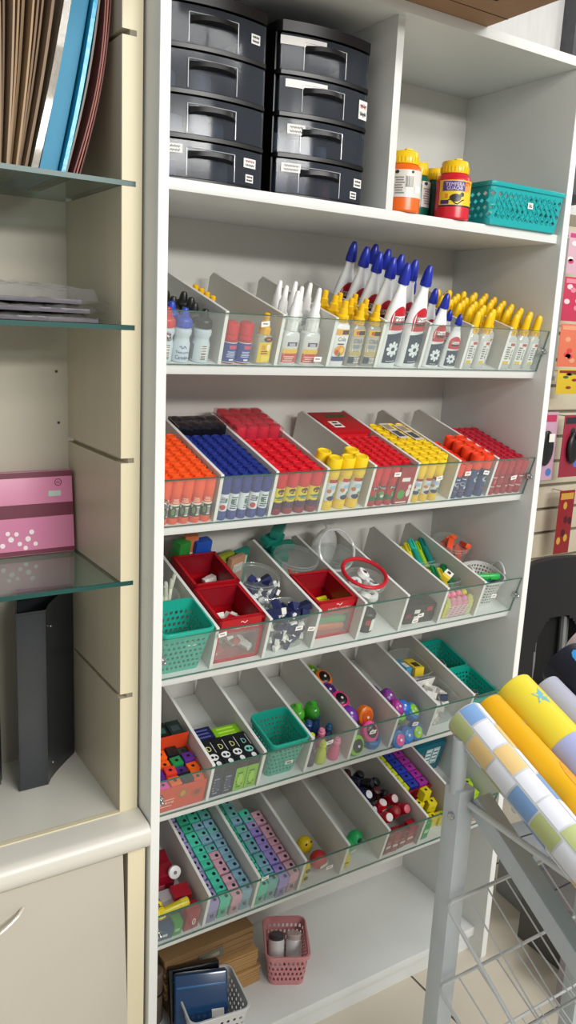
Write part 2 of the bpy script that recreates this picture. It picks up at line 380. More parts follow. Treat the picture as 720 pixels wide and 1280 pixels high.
        for z in (.03, .3):
            r = MB(); r.lathe([(.0028, 0), (.0024, .0012), (0, .0016)], steel, 10, M=T(x1+.016, y0+.0235, z) @ RZ(.95) @ RX(PI/2)); link('rivet', r.mesh('rivet'), t)
        return t
    mfile('magazine_file', 'black plastic magazine file with open top, beside the grooved cream side', -.189, -.136, .196)
    mfile('magazine_file', 'black plastic magazine file cut off by the left picture edge', -.290, -.240, .165, .035)
    # bag of card behind nothing: a second dark sheet edge
folders()
# ------------------------------------------------------------------ camera and light
cam = bpy.data.cameras.new('camera'); co = bpy.data.objects.new('camera', cam); COL.objects.link(co)
yaw, pit, rol, fpx = .578, -.2174, .0477, 1036.23
Fv = Vector((math.sin(yaw)*math.cos(pit), math.cos(yaw)*math.cos(pit), math.sin(pit))); Rv = Vector((math.cos(yaw), -math.sin(yaw), 0)); Uv = Rv.cross(Fv)
Rv, Uv = Rv*math.cos(rol)+Uv*math.sin(rol), -Rv*math.sin(rol)+Uv*math.cos(rol)
co.matrix_world = Matrix(((Rv.x, Uv.x, -Fv.x, -.5425), (Rv.y, Uv.y, -Fv.y, -1.1948), (Rv.z, Uv.z, -Fv.z, 1.5), (0, 0, 0, 1)))
cam.sensor_fit = 'VERTICAL'; cam.sensor_height = 36; cam.lens = fpx*36/1280; cam.clip_start = .02
bpy.context.scene.camera = co
def lamp(name, loc, sx, sy, e, target, col=(1, .98, .94)):
    l = bpy.data.lights.new(name, 'AREA'); l.shape = 'RECTANGLE'; l.size = sx; l.size_y = sy; l.energy = e; l.color = col
    o = bpy.data.objects.new(name, l); COL.objects.link(o); o.location = loc
    o.rotation_euler = (Vector(target)-Vector(loc)).to_track_quat('-Z', 'Y').to_euler(); return o
lamp('ceiling_lamp', (1.5, -2.1, 2.75), 1.3, .3, 26, (1.0, -.6, 0))
lamp('ceiling_lamp', (.2, -2.5, 2.75), 1.3, .3, 20, (.2, -.6, 0))
lamp('ceiling_lamp', (1.3, -4.6, 2.75), 1.3, .3, 75, (.8, 0, .6))
lamp('ceiling_lamp', (.0, -5.0, 2.75), 1.3, .3, 66, (.2, 0, .6))
lamp('ceiling_lamp', (2.6, -.3, 2.75), .3, 1.2, 14, (2.3, .3, 0))
w = bpy.data.worlds.new('World'); bpy.context.scene.world = w; w.use_nodes = True
w.node_tree.nodes['Background'].inputs['Color'].default_value = (1, .985, .96, 1); w.node_tree.nodes['Background'].inputs['Strength'].default_value = .40
sc = bpy.context.scene
sc.view_settings.view_transform = 'Standard'; sc.view_settings.look = 'None'; sc.view_settings.gamma = 1; sc.view_settings.use_curve_mapping = False
sc.view_settings.exposure = -0.08
sc.cycles.transparent_max_bounces = 24; sc.cycles.max_bounces = 8
# ------------------------------------------------------------------ surfaces of revolution for bottles and sticks
class Surf:
    def __init__(s, prof, sx=1., sy=1., pw=2.): s.p = prof; s.sx = sx; s.sy = sy; s.pw = pw
    def r(s, z):
        p = s.p
        for (r0, a), (r1, b) in zip(p[:-1], p[1:]):
            if a <= z <= b and b > a: return r0+(r1-r0)*(z-a)/(b-a)
        return p[-1][0]
    def front(s, eps=.0003):
        def f(x, z):
            r = s.r(z)+eps; q = min(abs(x)/(r*s.sx), .97)
            return (x if abs(x) < r*s.sx*.97 else math.copysign(r*s.sx*.97, x), -r*s.sy*(1-q**s.pw)**(1/s.pw), z)
        return f
    def wrap(s, mb, z0, z1, a0, a1, m, n=14, eps=.00025, nz=1):
        vs = []
        for j in range(nz+1):
            z = z0+(z1-z0)*j/nz; r = s.r(z)+eps
            for k in range(n+1):
                a = a0+(a1-a0)*k/n; c, d = math.sin(a), -math.cos(a); q = (abs(c)**s.pw+abs(d)**s.pw)**(-1/s.pw)
                vs.append((r*s.sx*c*q, r*s.sy*d*q, z))
        fs = [(j*(n+1)+k, j*(n+1)+k+1, (j+1)*(n+1)+k+1, (j+1)*(n+1)+k) for j in range(nz) for k in range(n)]
        mb.add(vs, fs, m)
def cap_round(r, z0, z1, m, seg=18):
    h = z1-z0; mb = MB()
    mb.lathe([(r*.97, z0), (r, z0+.001), (r, z1-.0025), (r*.95, z1-.0006), (r*.86, z1), (r*.74, z1), (r*.7, z1-.0014), (1e-7, z1-.0014)], m, seg)
    return mb
# ------------------------------------------------------------------ glue sticks
def stick(d, h, ch, base, cap, deco):
    r = d/2; rb = r*.93; b = MB(); pb = P(base)
    pr = [(rb*.9, 0), (rb, .0012), (rb, h*.13), (rb*.96, h*.135), (rb*.96, h-ch+.001)]
    b.lathe(pr, pb, 18)
    sf = Surf([(rb*.965, 0), (rb*.965, h)]); l = MB(); deco(l, sf, h*.145, h-ch-.0008)
    parts = [part('tube', b, [part('label', l)]), part('cap', cap_round(r, h-ch, h, P(cap)))]
    return parts
def bars(l, f, x0, x1, z0, z1, m, n):            # rows of illegible print, or bars of a barcode when tall
    rr = random.Random(int(1e5*(x0+z0))+n)
    for k in range(n):
        za = z0+(z1-z0)*k/n; zb = za+(z1-z0)/n*.5; l.patch(f, x0+(x1-x0)*.15*rr.random(), x1-(x1-x0)*.3*rr.random(), za, zb, m, 3, 1)
def barcode(l, f, x0, x1, z0, z1, horiz=False):
    l.patch(f, x0, x1, z0, z1, paper, 4, 1); g = 9; rr = random.Random(5)
    ff = lambda x, z: (lambda p: (p[0], p[1]-.0002, p[2]))(f(x, z))
    for k in range(g):
        a = (k+.15)/g; b = a+rr.choice((.35, .6))/g
        if horiz: l.patch(ff, x0+(x1-x0)*.1, x1-(x1-x0)*.1, z0+(z1-z0)*a, z0+(z1-z0)*b, ink, 2, 1)
        else: l.patch(ff, x0+(x1-x0)*a, x0+(x1-x0)*b, z0+(z1-z0)*.12, z1-(z1-z0)*.1, ink, 1, 1)
def d_orange(l, s, a, b):
    f = s.front(); g = s.front(.0006); hh = b-a
    s.wrap(l, a, a+hh*.62, -PI, PI, P('22402e'), 20); s.wrap(l, a+hh*.62, b, -PI, PI, P('e8512a'), 20)
    s.wrap(l, a+hh*.58, a+hh*.66, -PI, PI, P('ece6d8'), 20, .0004)
    bars(l, g, -.006, .006, a+hh*.72, a+hh*.95, P('f6d9c4'), 3); barcode(l, g, .0015, .0068, a+hh*.08, a+hh*.5)
    l.disc(g, -.003, a+hh*.3, .003, .006, P('6d8a4e')); l.disc(g, -.0065, a+hh*.5, .0015, .003, P('e8e4da'))
def d_blue(l, s, a, b):
    f = s.front(); g = s.front(.0006); hh = b-a
    s.wrap(l, a+hh*.16, b, -PI, PI, P('e4e8ee'), 20); s.wrap(l, a, a+hh*.16, -PI, PI, P('27408c'), 20)
    l.disc(g, 0, a+hh*.36, .0052, .0052, P('c2393f')); bars(l, g, -.006, .006, a+hh*.58, a+hh*.88, P('34446e'), 4); l.disc(g, .005, a+hh*.72, .002, .004, P('3e7a4a'))
def d_blue_b(l, s, a, b):
    g = s.front(.0006); hh = b-a
    s.wrap(l, a+hh*.16, b, -PI, PI, P('dfe6ea'), 20); s.wrap(l, a, a+hh*.16, -PI, PI, P('27408c'), 20)
    bars(l, g, -.0065, .0065, a+hh*.25, a+hh*.9, P('2b4a66'), 6); l.disc(g, -.003, a+hh*.6, .003, .005, P('3f7a5e'))
def d_red(l, s, a, b):
    g = s.front(.0006); hh = b-a; q = s.front(.0009)
    s.wrap(l, a+hh*.22, b, -PI, PI, P('f0d922'), 20); s.wrap(l, a, a+hh*.26, -PI, PI, P('4a1d4e'), 20)
    for k in range(5): l.disc(g, -.008+.004*k, a+hh*.26, .0022, .0036, P('4a1d4e'), 8)
    l.disc(g, 0, b-hh*.16, .0068, hh*.14, P('4a2a16')); l.disc(q, -.003, b-hh*.2, .002, .002, P('c9a24a')); l.disc(q, .003, b-hh*.2, .002, .002, P('c9a24a'))
    l.patch(g, -.009, .009, a+hh*.5, a+hh*.58, P('3f9a5c'), 6, 1); bars(l, q, -.007, .007, a+hh*.44, a+hh*.66, P('2c6a9c'), 3)
def d_yel(l, s, a, b):
    g = s.front(.0006); q = s.front(.0009); hh = b-a
    s.wrap(l, a+hh*.08, b, -PI, PI, P('e9c93a'), 20); s.wrap(l, a+hh*.1, a+hh*.8, -1.25, 1.25, P('d9dde0'), 14, .0004)
    l.patch(q, -.009, .009, b-hh*.19, b-hh*.06, P('b52a2c'), 6, 1); l.patch(q, .002, .009, b-hh*.17, b-hh*.09, P('20242c'), 3, 1)
    l.disc(q, .001, a+hh*.62, .007, hh*.09, P('9fc0dc')); l.disc(q, -.006, a+hh*.48, .004, hh*.08, P('c9762e')); l.disc(q, 0, a+hh*.2, .008, hh*.1, P('273556')); l.disc(q, .006, a+hh*.34, .004, hh*.07, P('5d8c54'))
def d_pritt(l, s, a, b):
    g = s.front(.0006); q = s.front(.0009); hh = b-a
    s.wrap(l, a+hh*.05, b, -PI, PI, P('c4182a'), 20); s.wrap(l, a, a+hh*.28, -PI, PI, P('156b3c'), 20, .0004)
    l.patch(q, -.0085, .0085, a+hh*.63, a+hh*.82, P('1c1a1c'), 6, 1)
    l.text('Pritt', .0155, hh*.13, P('f4f2f0'), f=lambda x, z: s.front(.0013)(x, a+hh*.725+z))
    l.disc(q, .001, a+hh*.4, .0055, hh*.12, P('3e9a4a')); l.disc(q, .003, a+hh*.25, .004, hh*.09, P('d8d4ce'))
def d_navy(l, s, a, b):
    g = s.front(.0006); q = s.front(.0009); hh = b-a
    s.wrap(l, a, b, -PI, PI, P('1e3f75'), 20); bars(l, g, -.006, .006, a+hh*.82, a+hh*.92, P('dfe6ee'), 1)
    l.disc(g, -.002, a+hh*.55, .006, hh*.12, P('b9c6d4')); l.disc(q, -.001, a+hh*.57, .004, hh*.08, P('1e3f75'))
    l.patch(g, -.006, .007, a+hh*.12, a+hh*.16, P('c94040'), 5, 1); l.patch(g, .002, .008, a+hh*.28, a+hh*.42, P('c6cfd8'), 4, 1)
def d_crim(l, s, a, b):
    g = s.front(.0006); hh = b-a
    s.wrap(l, a, b, -PI, PI, P('a3142f'), 20)
    l.patch(g, -.007, .007, a+hh*.2, a+hh*.26, P('dcc6c8'), 5, 1); l.patch(g, -.004, .008, a+hh*.8, a+hh*.86, P('dcc6c8'), 5, 1); l.disc(g, .004, a+hh*.55, .003, hh*.16, P('d05a6a'))
def grid(i, k, kind, cols, rows, x0, dx, v0, dv, name, cname, cat, group, skip=lambda r, c: False, jit=.0006, stag=0., rowname='row'):
    kinds = kind if isinstance(kind, list) and isinstance(kind[0], list) else [kind]
    for r in range(rows):
        for c in range(cols):
            if skip(r, c): continue
            x = x0+dx*c+(stag if r % 2 else 0)+random.uniform(-jit, jit); v = v0+dv*r+random.uniform(-jit, jit)
            where = ('front row' if r == 0 else f'{ORD[r]} row back')
            pos = 'leftmost' if c == 0 else ('rightmost' if c == cols-1 else f'{ORD[c]} from left')
            place(kinds[(r*3+c) % len(kinds)], at(i, x, v, .0004, random.uniform(-.5, .5) if r == 0 else random.uniform(-PI, PI)), name, f'{cname}, {where}, {pos}', cat, group)
def price(i, x, v, n, w=.014, h=.009, label='white price sticker on the clear front', rz=0.):
    pass
def glue_sticks():
    g = 'glue sticks standing in the tilted bins'
    k = stick(.0205, .083, .031, 'e8511f', 'f4571c', d_orange)
    grid(3, 0, k, 5, 9, .0125, .0200, .0125, .0208, 'glue_stick', 'orange-capped glue stick in the leftmost bin', 'glue stick', 'orange-capped glue sticks', stag=0)
    k = [stick(.0200, .081, .030, '233f8f', '1a2f86', d_blue), stick(.0200, .081, .030, '233f8f', '1a2f86', d_blue_b), stick(.0200, .081, .030, '233f8f', '1a2f86', d_blue_b)]
    grid(3, 1, k, 5, 9, .1225, .0202, .0115, .0202, 'glue_stick', 'navy blue glue stick in the second bin', 'glue stick', 'navy blue glue sticks')
    k = stick(.0248, .084, .030, '8e1a30', 'd81127', d_red)
    grid(3, 2, k, 4, 6, .2335, .0253, .0140, .0252, 'glue_stick', 'red-capped glue stick with yellow label', 'glue stick', 'red-capped glue sticks with yellow labels')
    k = stick(.0285, .104, .036, 'ecc526', 'f6d21c', d_yel)
    for n, (x, v, lb) in enumerate(((.346, .016, 'left of the front three'), (.376, .0165, 'middle of the front three'), (.4055, .016, 'right of the front three'), (.340, .046, 'back left, behind the front three'), (.404, .047, 'back right, behind the front three'))):
        place(k, at(3, x, v, .0004, random.uniform(-.2, .2)), 'glue_stick', f'big yellow glue stick in the half-empty bin, {lb}', 'glue stick', 'big yellow glue sticks')
    k = stick(.0205, .084, .034, 'b3162a', 'd31626', d_pritt)
    grid(3, 4, k, 5, 7, .4485, .0206, .0115, .0207, 'glue_stick', 'red glue stick with green base', 'glue stick', 'red glue sticks with green bases', skip=lambda r, c: r == 0 and c >= 3)
    k = stick(.0235, .090, .034, 'e4c030', 'f4d01f', d_yel)
    grid(3, 5, k, 4, 8, .560, .0240, .0130, .0240, 'glue_stick', 'small yellow glue stick in the sixth bin', 'glue stick', 'small yellow glue sticks', skip=lambda r, c: r == 0 and c == 3)
    k = stick(.0190, .076, .026, '1c3a6e', 'ea3c1c', d_navy)
    grid(3, 6, k, 2, 6, .6660, .0195, .0115, .0200, 'glue_stick', 'slim navy glue stick with orange cap', 'glue stick', 'slim navy glue sticks with orange caps', jit=.0003)
    k = stick(.0275, .094, .030, '1c3a6e', 'f0431c', d_navy)
    grid(3, 6, k, 2, 4, .7110, .0282, .0155, .0285, 'glue_stick', 'thick navy glue stick with orange cap', 'glue stick', 'thick navy glue sticks with orange caps', jit=.0003)
    k = stick(.0200, .078, .030, 'a0142e', 'b4142e', d_crim)
    grid(3, 7, k, 5, 9, .7745, .0202, .0130, .0204, 'glue_stick', 'crimson glue stick in the rightmost bin', 'glue stick', 'crimson glue sticks')
    # shrink-wrapped packs at the back of the bins
    film = lambda c, cl=.15: mat(c, .12, clear=cl, bump=.9, nscale=90, spec=.8)
    def pack(x0, x1, v0, v1, h, capc, filmc, d, name, label, cl):
        t = thing(name, label, 'pack', at(3, 0, 0)); nx = int(round((x1-x0)/d)); nv = int(round((v1-v0)/d)); r = d/2*.97
        for a in range(nx):
            for b in range(nv):
                m = MB(); m.lathe([(r*.9, 0), (r, .002), (r, h-.003), (r*.93, h-.0008), (r*.8, h), (r*.72, h-.001), (1e-7, h-.001)], P(capc), 14, M=T(x0+d*(a+.5), v0+d*(b+.5), 0))
                link('glue_stick', m.mesh('glue_stick'), t)
        vs = []; fs = []; n1, n2 = nx*4, nv*4
        for b in range(n2+1):
            for a in range(n1+1):
                u = a/n1*nx; w = b/n2*nv; e = abs(math.sin(PI*u))*abs(math.sin(PI*w))
                vs.append((x0-.001+(x1-x0+.002)*a/n1, v0-.001+(v1-v0+.002)*b/n2, h+.0018-.003*(1-e)**2+random.uniform(-.0006, .0006)))
        N = (n1+1)*(n2+1); rim = list(range(n1+1))+[(b+1)*(n1+1)-1 for b in range(1, n2+1)]+[n2*(n1+1)+a for a in range(n1-1, -1, -1)]+[b*(n1+1) for b in range(n2-1, 0, -1)]
        fs = [(b*(n1+1)+a, b*(n1+1)+a+1, (b+1)*(n1+1)+a+1, (b+1)*(n1+1)+a) for b in range(n2) for a in range(n1)]
        vs += [(vs[i][0]+random.uniform(-.0005, .0005), vs[i][1]+random.uniform(-.0005, .0005), .03) for i in rim]
        for q in range(len(rim)): q2 = (q+1) % len(rim); fs.append((rim[q], N+q, N+q2, rim[q2]))
        m = MB(); m.add(vs, fs, film(filmc, cl)); link('shrink_wrap', m.mesh('shrink_wrap'), t)
    pack(.115, .2115, .1955, .2445, .094, '1a1f4a', '17171c', .0241, 'glue_stick_pack', 'dark shrink-wrapped pack lying behind the navy blue glue sticks', .06)
    pack(.221, .3215, .166, .2665, .100, 'd0142a', 'd8506a', .0251, 'glue_stick_pack', 'pink-filmed pack of red sticks raised behind the red-capped ones', .72)
    # flat red carton behind the red sticks and the printed carton in front of them
    t = thing('carton', 'red printed carton at the back of the red glue stick bin', 'carton', at(3, .4885, .210))
    m = MB(); m.box(-.049, .049, -.047, .05, 0, .0895, mat('b3101e', .35), .001); link('box', m.mesh('box'), t)
    m = MB(); m.box(-.03, -.005, -.03, .0, .0895, .0901, paper); m.box(-.02, .03, .02, .034, .0895, .0901, P('2d5a34')); m.box(-.045, .045, -.0476, -.047, .05, .08, P('d8242c')); m.box(-.026, -.009, -.025, -.018, .0901, .0907, ink); m.box(-.024, -.012, -.012, -.006, .0901, .0907, ink); link('print', m.mesh('print'), t, label='white and green print')
    t = thing('carton', 'small dark red card pack with cartoon print, front right of the red sticks', 'carton', at(3, .522, .012))
    m = MB(); m.box(-.0195, .0195, -.0095, .01, 0, .08, mat('9c1426', .35), .0008); link('box', m.mesh('box'), t)
    m = MB(); f = lambda x, z: (x, -.0099, z)
    m.disc(f, -.006, .022, .009, .01, P('3b9a3a')); m.disc(f, .011, .025, .005, .009, P('e7ddd2')); m.disc(f, .012, .038, .004, .005, P('e7ddd2')); m.patch(f, -.012, .008, .05, .058, paper); m.patch(f, -.015, .012, .003, .006, P('e7ddd2')); link('print', m.mesh('print'), t, label='green and white print')
    for n, (x, v, w) in enumerate(((.589, .150, .03), (.622, .140, .03))):
        t = thing('label_sheet', ['white printed band across the yellow sticks, left of two', 'white printed band across the yellow sticks, right of two'][n], 'label', at(3, x, v, .0912) @ RZ(.05))
        m = MB(); m.box(-.012, .012, -.038, .038, 0, .0008, mat('e2dccb', .3)); link('band', m.mesh('band'), t)
        m = MB(); m.box(-.008, .008, -.03, -.002, .0008, .0013, P('4c5560')); m.box(-.008, .008, .006, .03, .0008, .0013, P('a89a7c')); link('print', m.mesh('print'), t)
glue_sticks()
# ------------------------------------------------------------------ bottles of the glue shelf
def nozzle(r0, z0, z1, m, tip=.0022, n=5, steps=True, seg=14):
    b = MB(); h = z1-z0
    pr = [(r0*.98, z0), (r0, z0+.001), (r0, z0+h*.28), (r0*.86, z0+h*.32)]
    if steps: pr += [(r0*.72, z0+h*.36), (r0*.64, z0+h*.6), (r0*.5, z0+h*.64), (tip*1.3, z0+h*.96), (tip*.8, z1), (1e-7, z1)]
    else: pr += [(r0*.55, z0+h*.55), (tip*1.4, z0+h*.93), (tip, z1), (1e-7, z1)]
    b.lathe(pr, m, seg)
    if steps:
        for k in range(10):
            a = 2*PI*k/10; b.box(-.0006, .0006, -r0*1.03, -r0*.9, z0+.001, z0+h*.27, m, M=RZ(a))
    return b
def bottles():
    # stamp ink
    prof = [(.0135, 0), (.0152, .0015), (.0152, .030), (.0128, .036), (.0128, .041), (.0150, .046), (.0150, .052), (.0105, .057), (.008, .058)]
    def inkb(capc, txt):
        b = MB(); b.lathe(prof, mat('c9d6de', .3), 20); s = Surf(prof); l = MB()
        if txt:
            l.text('Tinta para', .022, .0055, P('22389a'), f=lambda x, z: s.front(.0004)(x, .017+z)); l.text('Carimbo', .021, .0065, P('22389a'), f=lambda x, z: s.front(.0004)(x, .009+z))
            l.tube([s.front(.0006)(-.006+.0012*k, .026+.002*math.sin(k*1.1)) for k in range(11)], .0005, P('22389a'), 5)
        else: barcode(l, s.front(.0004), -.003, .007, .006, .03, True); s.wrap(l, .004, .03, -1.5, -1.05, P('7b8a96'))
        c = MB(); c.lathe([(.0115, .056), (.0138, .0565), (.0138, .067), (.0118, .070), (.0076, .073), (.0062, .081), (.0042, .0855), (1e-7, .086)], P(capc), 16)
        for k in range(12): c.box(-.0007, .0007, -.0143, -.013, .057, .0665, P(capc), M=RZ(2*PI*k/12))
        return [part('bottle', b, [part('print', l)]), part('cap', c)]
    kb, ku, kr = inkb('141416', False), inkb('2448b8', True), inkb('cf2030', False)
    g = 'stamp ink bottles'
    for x, v, kd, lb in ((.0125, .018, kr, 'red-capped ink bottle at the white side panel'), (.0425, .019, ku, 'blue-capped ink bottle with blue lettering, front middle'), (.0780, .019, kb, 'black-capped ink bottle with barcode, front right'),
                         (.0335, .051, ku, 'blue-capped ink bottle in the second row'), (.0745, .052, kb, 'black-capped ink bottle, second row right'), (.013, .052, ku, 'blue-capped ink bottle, second row beside the side panel'),
                         (.050, .083, kb, 'black-capped ink bottle, third row middle'), (.083, .084, kb, 'black-capped ink bottle, third row right'), (.0165, .085, ku, 'blue-capped ink bottle, third row left'),
                         (.052, .117, kb, 'black-capped ink bottle, fourth row middle'), (.085, .118, kb, 'black-capped ink bottle, fourth row right'), (.0185, .118, kb, 'black-capped ink bottle, fourth row left')):
        place(kd, at(2, x, v, .0004, random.uniform(-.25, .25)), 'ink_bottle', lb, 'bottle', g)
    # red capped
    pf = [(.0120, 0), (.0132, .0015), (.0132, .040), (.0112, .042)]
    b = MB(); b.lathe(pf, P('b0202e'), 18); s = Surf(pf); l = MB(); s.wrap(l, .003, .0365, -PI, PI, P('23479a'), 20); f = s.front(.0006); s.wrap(l, .0355, .0368, -PI, PI, P('e6e6ea'), 20, .0004); s.wrap(l, .0025, .0035, -PI, PI, P('e6e6ea'), 20, .0004)
    l.patch(f, -.005, .009, .026, .032, P('c94a6a'), 5, 1); bars(l, f, -.008, .008, .012, .023, P('c7d2e6'), 4); l.patch(f, -.003, .005, .006, .009, paper, 3, 1)
    c = MB(); c.lathe([(.0112, .041), (.0126, .0415), (.0126, .0475), (.0112, .0485), (.0126, .0495), (.0126, .0635), (.0118, .067), (.0085, .069), (1e-7, .0695)], P('cf2433'), 18)
    kd = [part('bottle', b, [part('label', l)]), part('cap', c)]
    for x, v, lb in ((.1290, .0165, 'left of the front pair'), (.1565, .0165, 'right of the front pair')): place(kd, at(2, x, v, .0004), 'glue_bottle', 'small red-capped bottle with blue label, '+lb, 'bottle', 'red-capped bottles with blue labels')
    # gel bottle, yellow cap
    def gel(bodyc, clear, lab, capc='f2b90f', w=.0165, hb=.052, hc=.034, tip=.004):
        pr = [(w*.93, 0), (w, .002), (w, hb*.8), (w*.9, hb*.92), (w*.55, hb)]
        bm_ = mat(bodyc, .2, clear=clear, tint='f0efe6') if clear else P(bodyc, .3)
        b = MB(); b.lathe(pr, bm_, 20, 1, .7, pw=3.2); s = Surf(pr, 1, .7, 3.2); l = MB(); lab(l, s, w, hb)
        return [part('bottle', b, [part('label', l)]), part('cap', nozzle(w*.62, hb-.001, hb+hc, P(capc), tip))]
    def lab_gel(l, s, w, h):
        f = s.front(); q = s.front(.0007); l.patch(f, -w*.8, w*.8, .004, h*.74, P('e8c62a'), 6, 1); l.patch(q, -w*.35, w*.8, .006, h*.3, P('f2d84a'), 5, 1); l.disc(q, .004, h*.84, w*.6, h*.08, P('24242a')); l.patch(s.front(.001), .000, .008, h*.82, h*.87, P('d8653a'), 3, 1)
        bars(l, q, -.009, .006, h*.36, h*.5, P('8a2a22'), 2); l.disc(q, .006, h*.58, .004, .006, P('f7efc0')); l.patch(q, -.008, 0, h*.5, h*.66, P('d99a1c'), 3, 1)
    kg = gel('dfe2d4', .55, lab_gel)
    t = place(kg, at(2, .1915, .016, .0004, .12), 'glue_bottle', 'clear gel glue bottle with yellow cap and label, alone at its bin front', 'bottle', 'yellow-capped gel bottles')
    for n, v in enumerate((.105, .128, .151, .174)):
        place(kg, at(2, .133, v, .0004), 'glue_bottle', 'yellow-capped gel bottle in a file along the first divider, '+ORD[n]+' from front', 'bottle', 'yellow-capped gel bottles')
    # white nozzle bottles
    def lab_noz(l, s, w, h):
        f = s.front(); q = s.front(.0007); l.patch(f, -w*.85, w*.85, .005, .021, P('c8413a'), 6, 1); l.patch(f, -w*.85, w*.85, .021, .029, P('e7bd3a'), 6, 1)
        l.patch(f, -w*.5, w*.6, .034, .041, P('34466e'), 6, 1); bars(l, q, -w*.75, w*.6, .007, .018, P('e9c4bc'), 3); bars(l, s.front(.001), -w*.4, w*.5, .035, .040, paper, 2)
    kn = gel('dfe3e2', .12, lab_noz, 'f0f1ef', .0185, .060, .066, .0032)
    for n, (x, v) in enumerate(((.2435, .017), (.286, .017), (.240, .050), (.273, .052), (.309, .050), (.247, .083), (.280, .085), (.311, .084))):
        place(kn, at(2, x, v, .0004, random.uniform(-.1, .1)), 'glue_bottle', 'white bottle with tall white nozzle, '+['front left with red and yellow label', 'front right with red and yellow label', 'second row left', 'second row middle', 'second row right', 'third row left', 'third row middle', 'third row right'][n], 'bottle', 'white bottles with tall nozzles')
    # craft glue with yellow caps
    def lab_acr(l, s, w, h):
        f = s.front(); q = s.front(.0007); l.patch(f, -w*.78, w*.78, .006, h*.88, P('ddd4b2'), 6, 1); l.patch(q, -w*.78, w*.78, h*.74, h*.88, P('e6b72a'), 6, 1); l.patch(s.front(.001), -.002, w*.7, h*.76, h*.86, P('27211e'), 5, 1); l.patch(s.front(.0012), -w*.5, -.002, h*.77, h*.85, P('c43a2e'), 3, 1)
        l.text('COLA', w*1.1, .0075, P('2f5a9c'), f=lambda x, z: q(x, h*.62+z)); bars(l, q, -w*.5, w*.5, h*.45, h*.54, P('5b7aa8'), 2)
        l.patch(q, -w*.78, w*.78, .006, h*.24, P('28435e'), 6, 1); barcode(l, s.front(.001), -w*.1, w*.7, .0065, h*.22); l.patch(q, -w*.78, w*.78, h*.26, h*.36, P('b7a66c'), 6, 1)
    def lab_acw(l, s, w, h):
        f = s.front(); q = s.front(.0007); l.patch(f, -w*.75, w*.75, .010, h*.85, P('dfe3ea'), 6, 1); l.patch(q, -w*.75, w*.75, h*.72, h*.85, P('e6a92a'), 6, 1); l.patch(s.front(.001), -.002, w*.7, h*.74, h*.83, P('30211e'), 5, 1)
        l.text('Cola', w*.9, .0075, P('3b3f66'), f=lambda x, z: q(x, h*.63+z)); bars(l, q, -w*.5, w*.55, h*.5, h*.56, P('3b3f66'), 1)
        l.disc(q, 0, h*.36, w*.65, h*.13, P('e79a2c')); l.disc(s.front(.001), -.006, h*.33, .004, .005, P('cf3b24')); l.disc(s.front(.001), .004, h*.38, .004, .005, P('f0cf3a')); l.disc(s.front(.001), 0, h*.28, .003, .004, P('4a8a3a')); l.patch(q, -w*.75, w*.75, .010, h*.23, P('34507e'), 6, 1)
    ka = gel('c9c9bf', .45, lab_acr, 'f4c314', .0172, .077, .036); kw = gel('eceeee', 0, lab_acw, 'f4c314', .0185, .080, .036)
    for n, (x, v) in enumerate(((.3455, .016), (.3835, .0165), (.419, .0165), (.347, .050), (.383, .050), (.4165, .050), (.346, .082), (.380, .083), (.415, .083))):
        place(kw if n % 3 == 0 else ka, at(2, x, v, .0004, random.uniform(-.08, .08)), 'glue_bottle', ('white' if n % 3 == 0 else 'clear')+' craft glue bottle with yellow cap, '+['front left', 'front middle', 'front right', 'second row left', 'second row middle', 'second row right', 'third row left', 'third row middle', 'third row right'][n], 'bottle', 'yellow-capped craft glue bottles')
    # white school glue with blue caps
    def school(h, w, sy=.62):
        hb = h*.80; pr = [(w*.92, 0), (w, h*.012), (w, h*.12), (w*.98, h*.28), (w*.92, h*.42), (w*.80, h*.54), (w*.60, h*.65), (w*.44, h*.725), (w*.37, h*.765), (w*.37, hb)]
        b = MB(); b.lathe(pr, mat('eceff0', .25), 24, 1, sy); s = Surf(pr, 1, sy); l = MB(); f = s.front(); q = s.front(.0008)
        nv = P('16324f'); n = 8
        # navy lower panel with a slanting top edge
        vs = []; N = 10
        for j in range(n+1):
            for k in range(N+1):
                x = (-.80+1.60*k/N)*w*.93; zt = h*(.330+.03*(k/N)); zb = h*.045; z = zb+(zt-zb)*j/n; vs.append(f(x*min(1, s.r(z)/(w*.93)), z))
        l.add(vs, [(j*(N+1)+k, j*(N+1)+k+1, (j+1)*(N+1)+k+1, (j+1)*(N+1)+k) for j in range(n) for k in range(N)], nv)
        star = []
        for k in range(16): a = 2*PI*k/16; r_ = w*(.5 if k % 2 else .36); star.append((r_*math.cos(a)-w*.12, h*.185+r_*math.sin(a)))
        l.disc(q, -w*.12, h*.185, w*.36, w*.36, P('dfe8ec'), 12); 
        for k in range(8): a = 2*PI*k/8; l.disc(q, -w*.12+w*.40*math.cos(a), h*.185+w*.40*math.sin(a), w*.13, w*.13, P('dfe8ec'), 8)
        l.disc(s.front(.0011), -w*.12, h*.185, w*.17, w*.14, nv, 10); bars(l, q, -w*.5, w*.4, h*.06, h*.075, P('b9c8d4'), 1)
        l.text('LAVAVEL', w*1.0, h*.022, P('cfe2ea'), f=lambda x, z: q(x, h*.358+z))
        # red oval badge
        zc = h*.485; rz_ = h*.115; m_ = 12; vs = []
        for j in range(m_+1):
            z = zc-rz_+2*rz_*j/m_; hw = w*.74*math.sqrt(max(0, 1-max(0, (z-zc+.3*rz_)/rz_/1.3)**2*.97))
            for k in range(7): vs.append(f((-1+k/3)*hw, z))
        l.add(vs, [(j*7+k, j*7+k+1, (j+1)*7+k+1, (j+1)*7+k) for j in range(m_) for k in range(6)], P('c0182c'))
        l.patch(q, -w*.5, w*.5, zc-h*.022, zc+h*.024, P('f3f1ef'), 8, 1)
